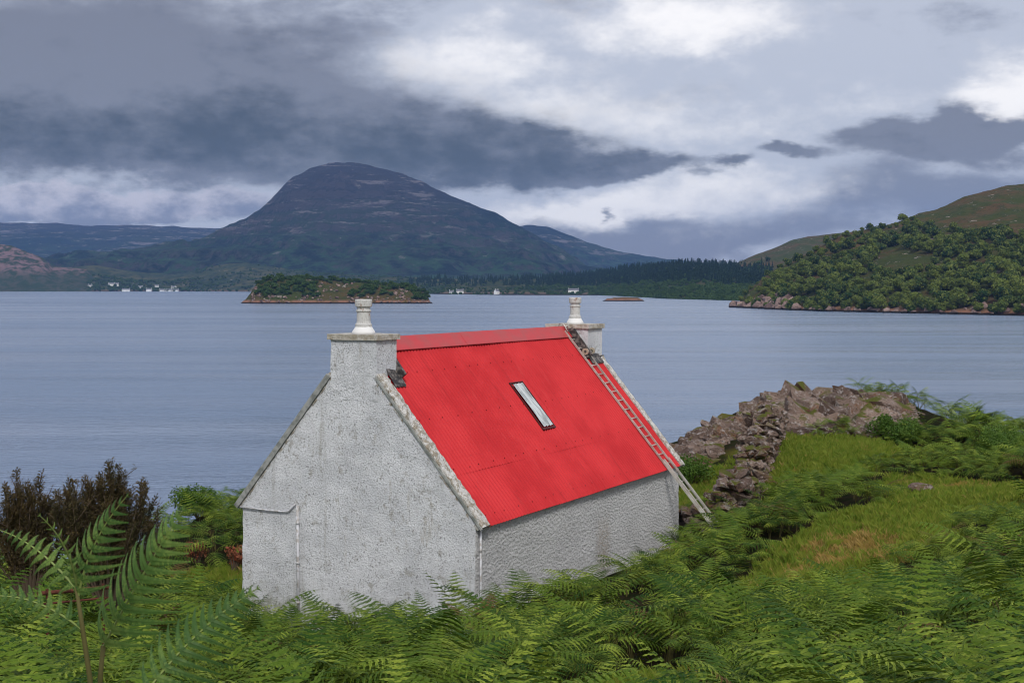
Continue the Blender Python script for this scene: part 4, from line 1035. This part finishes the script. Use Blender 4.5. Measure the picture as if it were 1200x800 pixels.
gorse(gp(124, 706, 17), 1.78, .80, 84, 'large brown withered gorse bush standing dark against the water at the left', 61)
gorse(gp(30, 706, 17.5), 1.75, .50, 42, 'narrower brown gorse bush at the far left edge with water showing behind', 62)
# rusty rail
rr0, rr1 = Vector(gp(40, 698, 13.5)), Vector(gp(125, 690, 14.2))
e = empty('rusty_rail', (rr0.x, rr0.y, gz(rr0.x, rr0.y)), 0, 'rusty iron rail half buried in bracken in front of the brown gorse', 'rail')
b = MB(); o0 = Vector(e.location); b.tube([rr0-o0, rr1-o0], .022, 8); b.build('bar', M_RUST, e)
for q in (rr0.lerp(rr1, .12), rr0.lerp(rr1, .9)):
    b = MB(); b.tube([Vector((q.x, q.y, gz(q.x, q.y)-.2))-o0, q-o0+Vector((0, 0, .04))], .016, 6); b.build('post', M_RUST, e)
b = MB(); dn = Vector((0, 0, -.11)); b.tube([rr0-o0+dn, rr1-o0+dn], .012, 6); b.build('bar', M_RUST, e)

# ------------------------------------------------------------------ large ferns close to the camera
def hero(base, stem, fronds, label):
    e = empty('tall_fern', base, 0, label, 'fern', 'tall ferns close by at the left'); B = Vector(base)
    b = MB(); b.tube([Vector(q)-B for q in stem], [.010, .009, .008, .006][:len(stem)], 8); b.build('stem', M_STALK, e, True)
    for (p0, p1, bulge, pairs, wm, dr) in fronds:
        p0, p1 = Vector(p0)-B, Vector(p1)-B; L = (p1-p0).length; mid = (p0+p1)/2+Vector(bulge)
        P = lambda t, p0=p0, p1=p1, mid=mid: p0*(1-t)**2+mid*2*t*(1-t)+p1*t*t
        mb = MB(); sk_ = MB(); frond_into(mb, P, (0, -1, .55), L, pairs, 24, wm, dr, 1.1, sk_, .0042, rib=.0018, gapf=.50)
        n0 = len(mb.f); mb.add(sk_.v, sk_.f); fo = mb.build('frond', M_FERNN, e); fo.data.materials.append(M_STALKG)
        for pl_ in list(fo.data.polygons)[n0:]: pl_.material_index = 1
D = 4.4
def G(px, py, d=D): return tuple(at(px, py, d))
bx, by = at(100, 830, D)[:2]; bz = gz(bx, by)
hero((bx, by, bz-.05), [(bx, by, bz-.1), G(100, 800), G(92, 740), G(85, 690)],
     [(G(88, 700), G(148, 580, 4.3), (-.05, 0, .02), 11, .30, .75), (G(85, 692), G(-6, 622, 4.5), (0, 0, .06), 12, .26, .8), (G(86, 690), G(42, 604, 4.2), (.04, 0, .03), 9, .13, .6),
      (G(92, 742), G(-40, 705, 4.3), (0, 0, .10), 13, .24, .7)], 'tall green fern at the left edge with a bare brown stem and several fronds')
bx, by = at(118, 860, 4.7)[:2]; bz = gz(bx, by)
hero((bx, by, bz-.05), [(bx, by, bz-.1), G(112, 800, 4.7), G(116, 760, 4.7)],
     [(G(116, 762, 4.7), G(214, 596, 4.6), (.0, 0, .03), 15, .34, .7)], 'single upright green frond in front of the gorse leaning right')
bx, by = at(165, 870, 4.3)[:2]; bz = gz(bx, by)
hero((bx, by, bz-.05), [(bx, by, bz-.1), G(160, 840, 4.3), G(165, 815, 4.3)],
     [(G(165, 818, 4.3), G(302, 690, 4.4), (-.02, 0, .05), 15, .34, .7)], 'low arching green frond below the gable at the bottom left')

# ------------------------------------------------------------------ air
HAZE = 5.0e-5
mb = MB(); mb.box((0, 4500, 346), (6500, 7500, 349.5))
hz = mb.build('haze', None); tag(hz, 'pale blue haze', 'haze', kind='stuff')
m = bpy.data.materials.new('haze_air'); m.use_nodes = True; t = NT(m.node_tree)
t.n.remove(t.n['Principled BSDF']); pv = t.node('ShaderNodeVolumePrincipled'); pv.inputs['Density'].default_value = HAZE; pv.inputs['Color'].default_value = (.24, .46, 1.0, 1); pv.inputs['Anisotropy'].default_value = 0.0
t.l.new(pv.outputs[0], t.n['Material Output'].inputs['Volume']); hz.data.materials.append(m)
